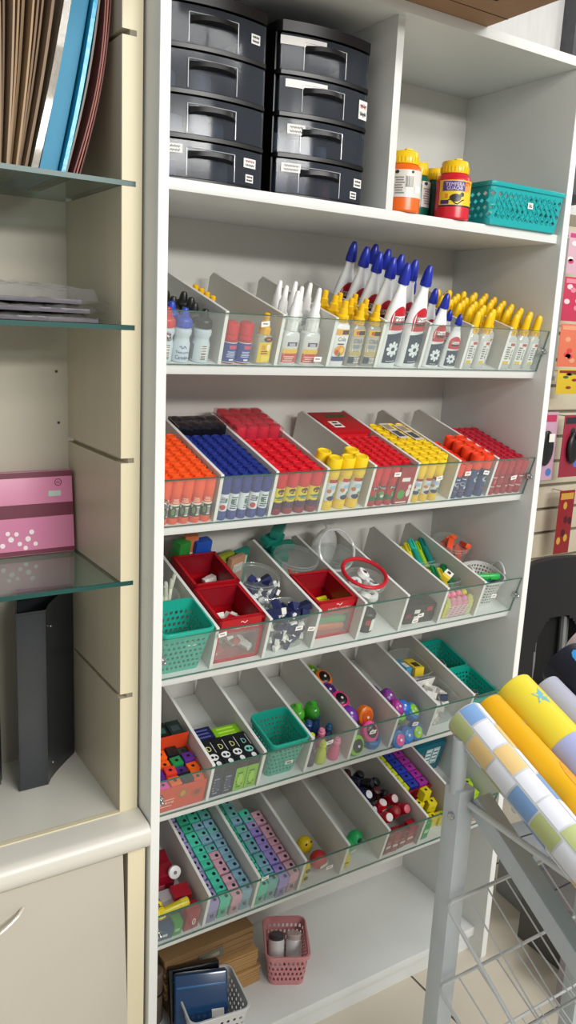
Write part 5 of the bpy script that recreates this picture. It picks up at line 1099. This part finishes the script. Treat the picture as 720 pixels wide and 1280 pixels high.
    link('rings', m.mesh('rings'), t)
    t = thing('cone_sharpener', 'yellow cone-shaped sharpener behind the clear front of the fifth bin', 'sharpener', at(6, .4555, .026, .0005)); m = MB(); m.lathe([(.017, 0), (.019, .002), (.017, .012), (.008, .034), (.005, .037), (1e-7, .038)], P('e2cf18', .3), 20, 1, .8); link('body', m.mesh('body'), t); m = MB(); m.disc(lambda x, z: (x, -.0136, z), 0, .012, .005, .003, P('4a4414')); link('hole', m.mesh('hole'), t)
    t = thing('drop_sharpener', 'bright green two-lobed sharpener in the fifth bin of the lowest tier', 'sharpener', at(6, .497, .055, .0005, .15)); m = MB(); m.ball((-.014, 0, .014), .021, .016, .014, P('22b264', .3)); m.ball((.012, .002, .018), .020, .017, .018, P('22b264', .3)); link('body', m.mesh('body'), t); m = MB(); m.ball((.010, -.013, .024), .006, .004, .007, P('123a24'), 10, 6); m.ball((.016, -.014, .016), .003, .003, .003, paper, 8, 6); link('hole', m.mesh('hole'), t); m = MB(); m.box(-.018, .001, -.0172, -.0165, .004, .009, paper); link('price_label', m.mesh('price_label'), t)
    # sixth bin: dark red and black heap
    for n, (x, v, sx, h, rz) in enumerate(((.563, .018, .018, .058, .05), (.584, .018, .018, .055, -.05), (.606, .020, .020, .05, .05), (.630, .022, .022, .056, 0))):
        t = thing('small_pack', f'dark red card pack at the front of the sixth bin, {["leftmost", "second", "third", "rightmost"][n]} of four', 'pack', at(6, x, v, .0005, rz), 'dark red packs of the sixth bin'); link('carton', bevelled(sx, .022, h, P(['7a1422', '8c1626', '701020', '9a1a2a'][n], .3), .001).mesh('carton'), t); m = MB(); m.box(-sx*.35, sx*.35, -.0116, -.011, h*.3, h*.42, P('d8c8c8')); m.box(-sx*.3, sx*.1, -.0116, -.011, h*.55, h*.62, P('c05a64')); link('print', m.mesh('print'), t)
    pk = [(.578, .055, .022, 'c41426', 'e8e4e4'), (.606, .060, .034, 'b81222', '8a0c1a'), (.632, .062, .024, 'a81224', 'd06a74'), (.590, .088, .030, 'd01628', 'e6e0e0'), (.622, .094, .022, '9a1020', 'd8c8c8'), (.562, .095, .026, '1a1f5a', 'e0e2ea'), (.566, .122, .026, '1c2264', 'e4e6ee'), (.570, .148, .024, '141a4e', 'e0e4ee'), (.598, .125, .018, '2a1216', '4a1a20'), (.625, .130, .014, '14141a', '2a2a34'), (.600, .160, .018, '161620', '2a2a34'), (.630, .168, .010, '101016', '20202a'), (.575, .180, .014, '16182e', '2a2c4a'), (.605, .195, .012, '101018', '22222c'), (.57, .21, .008, '3a1018', '501820')]
    for n, (x, v, nn, c, c2) in enumerate(pk):
        b = MB(); b.lathe([(.010, -.018), (.0125, -.016), (.0125, .012), (.010, .018), (1e-7, .019)], P(c, .25), 16); k = MB(); k.lathe([(.0085, .0165), (.0092, .019), (.006, .0205), (1e-7, .0205)], P(c2, .4), 16); k.box(-.006, .006, -.0131, -.0122, -.008, .006, P(c2, .4))
        place([part('barrel', b), part('cap', k)], at(6, x, v, nn+.036-.012*(n % 2), .5*n) @ RZ(-.45*n) @ RX([1.0, .6, 1.2, .3, .9][n % 5]*(1 if n > 4 else .7)), 'barrel_sharpener', f'{"red" if c[0] in "cbad9" else "navy" if c in ("1a1f5a", "1c2264", "141a4e") else "dark"} barrel sharpener, {ORD[n] if n < 13 else ["next to last", "last"][n-13]} counting from the front of the sixth bin', 'sharpener', 'barrel sharpeners of the sixth bin')
    # seventh bin: red tray with rows
    rt = P('a8182a', .35); t = thing('tray', 'red tray of yellow, blue and magenta block sharpeners, seventh bin', 'tray', at(6, .7075, .176, .0005)); b = MB(); X, Y, h, th = .046, .075, .054, .025
    b.box(-X, X, -Y, Y, 0, th, rt); tw = .002; b.box(-X, X, -Y, -Y+tw, 0, h, rt); b.box(-X, X, Y-tw, Y, 0, h+.02, rt); b.box(-X, -X+tw, -Y, Y, 0, h, rt); b.box(X-tw, X, -Y, Y, 0, h, rt); link('shell', b.mesh('shell'), t); b = MB(); b.box(-X-.002, X+.002, -Y-.002, -Y, h-.006, h, rt, .001); link('lip', b.mesh('lip'), t)
    for c, (cc, nm_) in enumerate((('c9d81e', 'lime yellow'), ('2a3fae', 'blue'), ('a0309a', 'magenta'))):
        for r in range(6): place(sharp_block(cc, .026, .020, .034), at(6, .7075-.029+.029*c, .116+.0235*r, .0262), 'pencil_sharpener', f'{nm_} block sharpener in the red tray, {ORD[r]} from the front', 'sharpener', 'block sharpeners in the red tray')
    for n, (x, v, nn, rz) in enumerate(((.690, .070, .0005, .1), (.716, .068, .0005, -.1), (.742, .072, .0005, .2), (.692, .040, .0005, -.1), (.720, .040, .0005, .1), (.743, .036, .0005, 0), (.690, .066, .027, .3), (.724, .060, .027, -.2), (.708, .074, .054, .1))):
        place(sharp_block('dccb1a' if n % 3 else 'e6d628', .022, .020, .026), at(6, x, v, nn, rz), 'pencil_sharpener', f'yellow loose block sharpener before the red tray, {["back left", "back middle", "back right", "front left", "front middle", "front right", "upper left", "upper right", "upper back"][n]}', 'sharpener', 'loose yellow block sharpeners')
    t = thing('small_pack', 'green small pack at the front left of the seventh bin', 'pack', at(6, .675, .022, .0005)); link('carton', bevelled(.020, .026, .050, P('2f9a4a', .3), .002).mesh('carton'), t); m = MB(); m.box(-.006, .006, -.0136, -.013, .02, .03, P('c8e8c8')); link('print', m.mesh('print'), t)
    # rightmost bin
    t = thing('carton', 'teal blue printed carton at the back of the rightmost bin, lowest sharpener tier', 'carton', at(6, .812, .215, .0005)); m = MB(); m.box(-.048, .048, -.035, .035, 0, .092, mat('15677a', .35), .001); link('box', m.mesh('box'), t); m = MB(); wt = P('e4f0f0')
    for x in (-.008, .016):
        for k in range(4): m.box(x, x+.014, -.0356, -.035, .03+.012*k, .037+.012*k, wt)
        m.tube([(x-.002, -.0354, .026), (x+.016, -.0354, .026), (x+.016, -.0354, .076), (x-.002, -.0354, .076)], .0012, wt, 5, True)
    m.box(-.035, -.02, -.0356, -.035, .06, .066, P('c8502a')); link('print', m.mesh('print'), t, label='white block print')
    for n, (x, v, nn, rz) in enumerate(((.796, .050, .0005, .3), (.823, .046, .0005, -.2), (.851, .052, .0005, .2), (.822, .070, .028, .1), (.850, .074, .030, -.3), (.845, .084, .0005, 0), (.846, .046, .027, .2))):
        place(sharp_block('a8d820' if n % 2 else 'b8e22c', .024, .022, .027), at(6, x, v, nn, rz), 'pencil_sharpener', f'lime block sharpener heaped in the rightmost bin, {["bottom left", "bottom middle", "bottom right", "upper left", "upper right", "back", "topmost front"][n]}', 'sharpener', 'lime block sharpeners')
    for n, (x, c, nm_) in enumerate(((.800, 'b06a54', 'brick-coloured'), (.835, 'c88a70', 'dusty orange'))):
        t = thing('small_pack', f'{nm_} pack at the front of the rightmost bin, lowest sharpener tier', 'pack', at(6, x, .016, .0005), 'packs in the rightmost bin'); link('carton', bevelled(.028, .02, .024, P(c, .4), .002).mesh('carton'), t); m = MB(); m.box(-.008, .006, -.0106, -.01, .008, .014, paper); link('print', m.mesh('print'), t)
tier6()
# ------------------------------------------------------------------ bottom board
def bottom():
    z = Z[7]+.0005; pkm = mat('cb888b', .4, name='pink_plastic')
    kb = basket(.078, .108, .094, .128, .080, 40, 4, 'trap', pkm, .014, .12, .84, .005, .010, size=.30)
    place(kb, T(.386, .152, z) @ RZ(-.50), 'storage_basket', 'pink perforated basket holding two white bottles on the bottom board', 'basket')
    for n, x in enumerate((.366, .402)):
        b = MB(); b.lathe([(.0165, 0), (.0185, .002), (.0185, .060), (.0165, .064), (.012, .066)], mat('cfd0d0', .3), 20); k = MB(); k.lathe([(.0172, .062), (.0172, .071), (.015, .0735), (1e-7, .0735)], P('3a3a3c') if n == 0 else mat('b8a8a4', .3), 20)
        place([part('bottle', b), part('cap', k)], T(x, .163-.5*(x-.357), z+.003) @ RZ(-.5) @ RX(-.30), 'small_bottle', ['white bottle with dark cap, left in the pink basket', 'white bottle with pale cap, right in the pink basket'][n], 'bottle', 'white bottles in the pink basket')
    kr = mat('b08a58', .7, noise=.12, nscale=12, name='kraft_paper'); kr2 = mat('8f6f48', .75, noise=.12, nscale=10)
    for n, (x, y, zz, sx, sy, h, rz, m_) in enumerate(((.205, .215, 0, .22, .15, .040, .03, kr), (.200, .222, .042, .225, .15, .038, -.02, kr), (.195, .228, .082, .22, .14, .05, .02, kr2))):
        t = thing('paper_bag_bundle', f'bundle of brown paper bags on the bottom board, {["lowest", "middle", "topmost"][n]} of the stack', 'paper bags', T(x, y, z+zz) @ RZ(rz), 'bundles of brown paper bags'); b = MB(); nl = 7
        for k in range(nl): b.box(-sx/2+random.uniform(0, .004), sx/2-random.uniform(0, .004), -sy/2+random.uniform(0, .004), sy/2-.002, h*k/nl+.0004, h*(k+1)/nl, m_, .0012)
        link('sheets', b.mesh('sheets'), t)
        b = MB()
        if n == 2: b.box(-.03, .03, -sy/2-.001, -sy/2+.002, .012, .034, mat('6e6a5a', .6)); b.box(-.022, .02, -sy/2-.0016, -sy/2-.001, .018, .026, P('9a9684'))
        else: b.box(-.006, .006, -sy/2-.0008, sy/2, .0005, h+.0006, mat('a8834f', .6), .0003)
        link('band', b.mesh('band'), t)
    for n, (x, y, r_, h, c) in enumerate(((.035, .20, .03, .17, '6a5a4c'), (.07, .26, .03, .19, '5a4a3e'), (.028, .13, .024, .13, '4a4440'), (.062, .165, .024, .12, '75655a'))):
        t = thing('wrapped_roll', f'brown wrapped roll in the left corner of the bottom board, {["second from the front", "farthest back", "nearest the front", "right of the middle"][n]}', 'roll', T(x, y, z) @ RZ(n), 'brown rolls in the corner'); b = MB(); b.lathe([(r_*.9, 0), (r_, .004), (r_*.96, h*.5), (r_, h-.004), (r_*.85, h), (r_*.3, h), (r_*.28, h-.02), (1e-7, h-.02)], mat(c, .6, noise=.3, nscale=18, bump=.8), 20); link('wrap', b.mesh('wrap'), t); b = MB(); b.tube([(r_*1.0*math.cos(2*PI*k/20), r_*1.0*math.sin(2*PI*k/20), h*.6) for k in range(20)], .0022, P('2a2624'), 6, True); link('band', b.mesh('band'), t)
    kb = basket(.105, .105, .125, .125, .085, 34, 4, 'round', mat('d4d6d6', .35), .016, .12, .84, .004, .007, size=.26)
    place(kb, T(.160, .085, z) @ RZ(-.15), 'storage_basket', 'white perforated basket with dark cases at the front of the bottom board', 'basket')
    for n, (x, y, zz, rx, rz, c, lb) in enumerate(((.135, .104, .012, .35, -.25, '0c0d10', 'black case standing in the white basket'), (.128, .060, .022, .50, -.35, '123f6c', 'dark blue glossy case leaning over the front of the white basket'))):
        t = thing('pencil_case', lb, 'case', T(x, y, z+zz) @ RZ(rz) @ RX(-rx), 'cases in the white basket'); b = MB(); b.box(-.055, .055, -.011, .011, 0, .115, mat(c, .18, coat=.4), .006, seg=3); link('case', b.mesh('case'), t); b = MB(); b.box(-.05, .05, -.0118, -.0105, .088, .092, mat('2a6aa0' if n else '2a2a2e', .3), .0004); link('zip', b.mesh('zip'), t)
        if n: b = MB(); b.box(.02, .045, -.0122, -.011, .03, .045, paper); link('price_label', b.mesh('price_label'), t)
bottom()
# ------------------------------------------------------------------ the metal stand in front, with rolls of patterned fabric
def stand():
    gm = mat('c0cad0', .32, metal=.1, noise=.05, nscale=30, name='grey_painted_steel'); wm = mat('d0d4d6', .3, metal=.2, name='white_wire')
    t = thing('roll_stand', 'grey metal stand with sloping wire shelves, in front of white shelving', 'stand')
    x0, y0 = .276, -.43
    m = MB(); m.box(x0-.0155, x0+.0155, y0-.0155, y0+.0155, 0, .868, gm, .003, seg=2); link('post', m.mesh('post'), t)
    m = MB(); m.tube([(x0-.006, y0, .86), (x0-.008, y0, .945)], .0115, gm, 14); link('upper_tube', m.mesh('upper_tube'), t)
    m = MB(); m.lathe([(.006, 0), (.006, .003), (.004, .005), (1e-7, .0055)], steel, 14, M=T(x0-.0155, y0-.004, .826) @ RY(-PI/2)); link('bolt', m.mesh('bolt'), t)
    def bar(p, q, w, h, mt):
        p, q = Vector(p), Vector(q); d = (q-p); L = d.length; M_ = Matrix.Translation(p) @ d.to_track_quat('Y', 'Z').to_matrix().to_4x4(); b = MB(); b.box(-w/2, w/2, 0, L, -h/2, h/2, mt, .003, M=M_); return b
    s_ = (.834-.714)/(.649-.452)
    m = bar((.300, -.445, .846), (.300, -1.02, .846-.575*s_), .030, .030, gm); link('brace', m.mesh('brace'), t)
    m = MB(); m.tube([(x0+.004, -.415, .846), (x0+.006, -.50, .842), (x0+.012, -1.0, .828)], .0048, wm, 10); link('arm', m.mesh('arm'), t)
    x2 = .62
    m = MB(); m.box(x2-.0155, x2+.0155, y0-.0155, y0+.0155, 0, .868, gm, .003); link('post', m.mesh('post'), t)
    m = bar((x2-.028, -.445, .846), (x2-.028, -1.02, .846-.575*s_), .030, .030, gm); link('brace', m.mesh('brace'), t)
    m = MB(); m.tube([(x2-.004, -.415, .846), (x2-.006, -1.0, .828)], .0048, wm, 10); link('arm', m.mesh('arm'), t)
    m = MB(); m.tube([(x0, -.53, .885), (x0+.16, -.53, .878), (x2, -.53, .885)], .006, gm, 10); link('roll_rest', m.mesh('roll_rest'), t)
    m = MB(); m.tube([(.36, -.50, .888), (.36, -.72, .725)], .005, gm, 10); link('roll_rest', m.mesh('roll_rest'), t)
    for n, (zt, sl, r) in enumerate(((.698, .617, .0036), (.557, .47, .0032), (.41, .47, .003))):
        xa, xb = .246, x2+.03; f = lambda x, v: (x, -.4535-v, zt-sl*v)
        m = MB(); L = .42
        m.tube([f(xa, L), f(xa, .010), f(xa+.003, .003), f(xa+.010, .0), f(xb-.010, 0), f(xb-.003, .003), f(xb, .01), f(xb, L)], r*.85, wm, 8); m.tube([f(xa, L), f(xb, L)], r*.7, wm, 8)
        m.tube([f(xa, .15), f(xb, .15)], r*.6, wm, 8)
        link('shelf_frame', m.mesh('shelf_frame'), t)
        w = MB(); k = 0
        for k in range(9):
            x = xa+.042+.040*k; w.tube([f(x, .002), f(x, L)], .0013, wm, 6)
        link('wires', w.mesh('wires'), t)
    # rolls
    def roll_mat(kind):
        m = bpy.data.materials.new('fabric_'+kind); m.use_nodes = True; nt = m.node_tree; b = nt.nodes['Principled BSDF']; b.inputs['Roughness'].default_value = .5
        return m
    def roll(x, y, z, r, L, slope, label, paint, core, group='rolls of patterned covering'):
        """axis runs from (x,y,z) toward the viewer, falling with the slope; paint(mb, f, L) puts the printed pattern on it"""
        a = math.atan(slope); M_ = T(x, y, z) @ RX(PI/2+a)      # local +Z toward the viewer and down
        t = thing('covering_roll', label, 'roll', M_, group); b = MB(); base, fn = paint
        def f(u, s, e=0.): th = u/r; return ((r+e)*math.sin(th), (r+e)*math.cos(th), s)
        b.lathe([(r*.55, .0), (r*.58, -.001), (r*.97, -.001), (r, .001), (r, L-.001), (r*.97, L), (1e-7, L)], [core, P('d8d4c8', .7), base, base, base, base], 40); link('sheet', b.mesh('sheet'), t)
        c = MB(); c.lathe([(r*.56, -.003), (r*.56, .03), (r*.5, .03), (r*.5, -.003), (r*.56, -.003)], mat('8a7a66', .8), 24); link('core', c.mesh('core'), t)
        p = MB(); fn(p, f, L, r); link('print', p.mesh('print'), t)
    S1 = .52
    def checks(p, f, L, r):
        wh = P('e9ecf2', .5); cs = [P('b9c486', .5), P('e9c98a', .5), P('7fa6d8', .5)]; C = 2*PI*r/6; n = 0
        seq = {0: [0, 1, None, 2, 0, None, 0, 1], 1: [2, None, 1, None, None, 0, None, 0], 2: [None, 1, None, 2, None, 0, None, 1], 3: [0, None, 2, None, 1, None, 0, None], 4: [None, 0, None, 1, None, 2, None, 0], 5: [1, None, 0, None, 2, None, 1, None]}
        for c in range(6):
            off = -.012 if c % 2 else -.002
            for k in range(int(L/.044)+1):
                a, b = off+.044*k, off+.044*k+.041; a = max(a, .001); b = min(b, L-.001)
                if b-a < .004: continue
                q = seq[c][k % len(seq[c])]; m_ = P('e6eaf4', .5) if q is None else cs[q]
                p.patch(lambda u, s: f(u, s, .0004), C*(c-1.83)+.0015, C*(c-.83)-.0015, a, b, m_, 7, 1)
    roll(.290, -.412, .964, .0285, .62, .44, 'covering roll with pastel blue, green and cream checks on white, leftmost of the rolls', (P('d9dde2', .5), checks), mat('7a6a56', .8))
    def plain_yel(p, f, L, r):
        p.patch(lambda u, s: f(u, s, .0004), -PI*r, PI*r, .215, L-.001, P('1aa594', .5), 30, 1)
        for (u, s, a, b) in ((.020, .055, .006, .008), (.021, .095, .004, .010), (.022, .15, .006, .014)): p.disc(lambda q, w: f(q, w, .0005), u, s, a, b, P('ece8e0', .5), 12)
        p.disc(lambda q, w: f(q, w, .0007), .020, .055, .0028, .004, P('5a2a2a', .5), 10); p.disc(lambda q, w: f(q, w, .0005), .010, .165, .012, .035, P('f0a010', .5), 14)
    roll(.347, -.402, .962, .0255, .62, .40, 'plain golden yellow covering roll with teal lower part, second from left', (P('f2b70f', .5), plain_yel), mat('2a2620', .8))
    def star(p, f, u, s, R, m_, rot=0., e=.0007):
        vs = [f(u, s, e)]; n = 10
        for k in range(n): a = rot+2*PI*k/n; q = R if k % 2 == 0 else R*.45; vs.append(f(u+q*math.sin(a), s+q*math.cos(a), e))
        p.add(vs, [(0, 1+k, 1+(k+1) % n) for k in range(n)], m_)
    def stars(p, f, L, r):
        for k in range(4):
            a, b = .115*k+.0005, min(.115*(k+1), L-.001)
            for j in range(2): p.patch(lambda u, s: f(u, s, .0003), -PI*r*.62+PI*r*j-.001*0, PI*r*.38+PI*r*j, a, b, P(['ecd93c', 'a9b2e0'][(k+j) % 2] if j == 0 else ['dcb0b4', 'e8d8a0'][k % 2], .5), 16, 1)
        for k in range(4): star(p, f, .0005+.012*(k % 2), .045+.115*k, .0165, P(['6fb8c0', 'e8d93a'][k % 2], .5), .3)
    roll(.410, -.392, .972, .0335, .60, .42, 'yellow and lavender covering roll with blue and yellow stars, third from left', (P('e6d23a', .5), stars), mat('8a7a66', .8))
    def lav(p, f, L, r):
        for k in range(16): p.tube([f(-.012+.006*math.sin(k*1.3+q*.9), .11+.012*k+.004*q, .0004) for q in range(8)], .0008, P('1a1c2a', .5), 4)
    roll(.476, -.400, .965, .0260, .60, .42, 'pale lavender covering roll behind the starred one', (P('b9bdd0', .5), lav), mat('8a7a66', .8))
    def navy(p, f, L, r):
        for (u, s, a, b, c) in ((-.012, .03, .012, .018, '2a90d8'), (.018, .022, .012, .026, '2a90d8'), (0, .085, .006, .006, 'e8e8e8'), (.008, .088, .005, .005, 'c8303a')): p.disc(lambda q, w: f(q, w, .0005), u, s, a, b, P(c, .4), 12)
        for k in range(10): p.tube([f(-.04+.006*q, .10+.014*k+.006*math.sin(q*1.2), .0006) for q in range(13)], .0009, P('dfe2e8', .5), 4)
    roll(.548, -.372, .985, .0420, .58, .40, 'navy covering roll with bright blue patches, fifth from left', (P('14182c', .35), navy), mat('8a7a66', .8))
    def pinkish(p, f, L, r):
        for k in range(14): p.disc(lambda q, w: f(q, w, .0005), -.03+.011*(k*5 % 7), .02+.03*(k % 5), .008, .010, P(['d8c23a', 'b8d0a0', 'e8a0b0', 'f4f0e8'][k % 4], .5), 10)
    roll(.640, -.335, .992, .0400, .58, .40, 'pale pink flowered covering roll at the right picture edge', (P('e6cfd0', .5), pinkish), mat('8a7a66', .8))
stand()
# ------------------------------------------------------------------ beyond the right side panel
def right_side():
    # chair with black back
    t = thing('chair', 'black shell chair with an arched opening in its back, beyond the white shelving', 'chair', T(1.44, .30, 0) @ RZ(-.15))
    bk = mat('0e0f14', .6, name='black_fabric'); b = MB(); NX, NZ = 64, 72
    def hole(u, w): return abs(u+.05) < .42 and .12 < w < .74 and (abs(u+.05)/.42)**2.5+(max(0, w-.5)/.24)**2.5 < 1
    vs = []; fs = []
    for side in (0, 1):
        for j in range(NZ+1):
            for i in range(NX+1):
                u = -1+2*i/NX; w = j/NZ; hw = .235*(1-.10*(1-w)); top = 1-.05*abs(u)**3
                vs.append((u*hw, .05*u*u*-1+.02+side*.024+.03*(w-.5), .20+.68*w*top))
    n1 = NX+1; q = n1*(NZ+1); on = lambda i, j: 0 <= i < NX and 0 <= j < NZ and not hole(-1+2*(i+.5)/NX, (j+.5)/NZ)
    for j in range(NZ):
        for i in range(NX):
            if not on(i, j): continue
            a = j*n1+i; fs += [(a, a+1, a+n1+1, a+n1), (q+a, q+a+n1, q+a+n1+1, q+a+1)]
            for (di, dj, e0, e1) in ((-1, 0, a, a+n1), (1, 0, a+1, a+n1+1), (0, -1, a, a+1), (0, 1, a+n1, a+n1+1)):
                if not on(i+di, j+dj): fs.append((e0, e1, q+e1, q+e0))
    b.add(vs, fs, bk); link('backrest', b.mesh('backrest'), t)
    b = MB(); b.box(-.20, .20, .085, .095, .22, .80, mat('08090b', .8), .003); link('lining', b.mesh('lining'), t)
    for x in (-.075, .045): b = MB(); b.tube([(x, .068, .24), (x+.01, .066, .55), (x, .07, .80)], .014, mat('8b9092', .3, metal=.6), 10); link('upright', b.mesh('upright'), t)
    b = MB(); b.box(-.23, .23, .03, .45, .40, .455, bk, .02, seg=3); link('seat', b.mesh('seat'), t)
    fr = mat('8b9092', .3, metal=.6)
    for s_ in (-1, 1):
        for y in (.08, .42): b = MB(); b.tube([(s_*.19, y, .41), (s_*.21, y+(.03 if y > .2 else -.03), 0)], .012, fr, 10); link('leg', b.mesh('leg'), t)
    # grey cartons and a bin on the floor behind the stand
    for n, (x, y, sx, sy, h, c, lb) in enumerate(((1.17, .10, .16, .12, .20, '8e9294', 'grey flat-topped carton on the floor beside the shelving foot'), (1.12, -.06, .22, .14, .17, '5e5a58', 'dark grey carton on the floor behind the stand'), (1.06, -.26, .26, .18, .17, '9a8f98', 'mauve grey carton on the floor at the right edge'), (1.34, -.16, .16, .16, .24, '14604a', 'dark green carton on the floor at the right edge'))):
        t = thing('carton', lb, 'carton', T(x, y, 0) @ RZ(.1*n-.1), 'cartons on the floor'); b = MB(); b.box(-sx/2, sx/2, -sy/2, sy/2, 0, h, mat(c, .6, noise=.06), .002); link('box', b.mesh('box'), t); b = MB(); b.box(-sx/2, sx/2, -.002, .002, h, h+.0006, darkg); link('flap_seam', b.mesh('flap_seam'), t)
    # shelf edge post and hanging goods on the slat wall
    t = thing('display_board', 'tall grey display panel edge beyond the upper right of the white shelving', 'panel', T(1.735, .70, 0)); b = MB(); b.box(-.14, .0, 0, .03, 1.375, 1.83, mat('8d8a84', .5), .002); link('panel', b.mesh('panel'), t); b = MB(); b.box(-.14, .0, -.004, 0, 1.371, 1.385, mat('6d6a64', .5)); link('edge', b.mesh('edge'), t); b = MB(); b.tube([(-.02, .02, 1.40), (-.02, .30, 1.40)], .006, steel, 8); link('bracket', b.mesh('bracket'), t)
    def blister(x, y, z, w, h, c, c2, label, shape, group='blister packs on the slat wall'):
        t = thing('blister_pack', label, 'blister pack', T(x, y, z), group); b = MB(); b.box(-w/2, w/2, 0, .0015, -h, 0, mat(c, .4), .0004); link('card', b.mesh('card'), t); b = MB()
        rr = random.Random(int(x*100+z*1000)); f = lambda u, v: (u, -.0006, v)
        for k in range(6): b.disc(f, rr.uniform(-.35, .35)*w, -h*rr.uniform(.15, .9), w*.13, h*.06, P(c2[k % len(c2)], .4), 10)
        b.box(-w*.42, w*.42, -.0009, 0, -h*.14, -h*.04, P(c2[0], .4)); link('print', b.mesh('print'), t)
        if shape:
            b = MB(); b.ball((0, -.012, -h*.52), w*.3, .013, h*.26, P('17181c', .35), 16, 10); link('item', b.mesh('item'), t); b = MB(); b.box(-.008, .022, -.0275, -.026, -h*.42, -h*.30, paper); link('price_label', b.mesh('price_label'), t)
        b = MB(); b.tube([(0, .0, -.008), (0, (.995-y), -.008)], .002, steel, 6); link('hook', b.mesh('hook'), t)
    blister(1.965, .90, 1.24, .125, .26, 'c8a0b8', ['c03a5a', '4a78c0', 'e8c8d0'], 'pink card with a black handled tool, left on the slat wall', True)
    blister(2.095, .88, 1.23, .11, .24, '9a2a40', ['2a2a34', '4a78c0', 'd86a7a'], 'red and blue card with a black tool, right on the slat wall', True)
    blister(1.945, .96, 1.02, .07, .17, '5a8ac0', ['c03a4a', 'e8e0e0'], 'blue and red striped card peeking out low behind the pink card', False)
    for n, (x, y, z, w, h, c, c2, lb) in enumerate(((2.005, .88, 1.885, .12, .145, 'd8b0c0', ['c84a7a', '8ab0d8', 'f0e8e8'], 'pale pink hanging card, topmost at the right edge'), (2.01, .88, 1.73, .12, .155, 'c83a5a', ['e88aa0', 'f0d8dc'], 'rose patterned hanging card, second at the right edge'), (2.02, .88, 1.565, .12, .155, 'e0785a', ['e8a080', 'd84a4a'], 'coral hanging card, third at the right edge'), (2.03, .88, 1.40, .12, .09, 'd8b82a', ['8a2a2a', '3a6a2a'], 'yellow hanging card, lowest at the right edge'), (2.16, .92, .925, .09, .26, '8c1420', ['c89a3a', '4a0c14'], 'dark red hanging card with gold print, low at the right edge'))):
        blister(x, y, z, w, h, c, c2, lb, False)
    # dark upright at the very right top
    t = thing('wall_post', 'dark grey upright post at the top right corner', 'post', T(1.975, .98, 0)); b = MB(); b.box(-.0, .13, 0, .06, 2.0, 2.9, mat('5a5a5e', .7, noise=.2, bump=.5), .003); link('column', b.mesh('column'), t); b = MB(); b.box(.0, .13, -.006, 0, 2.0, 2.03, darkg); link('collar', b.mesh('collar'), t)
right_side()
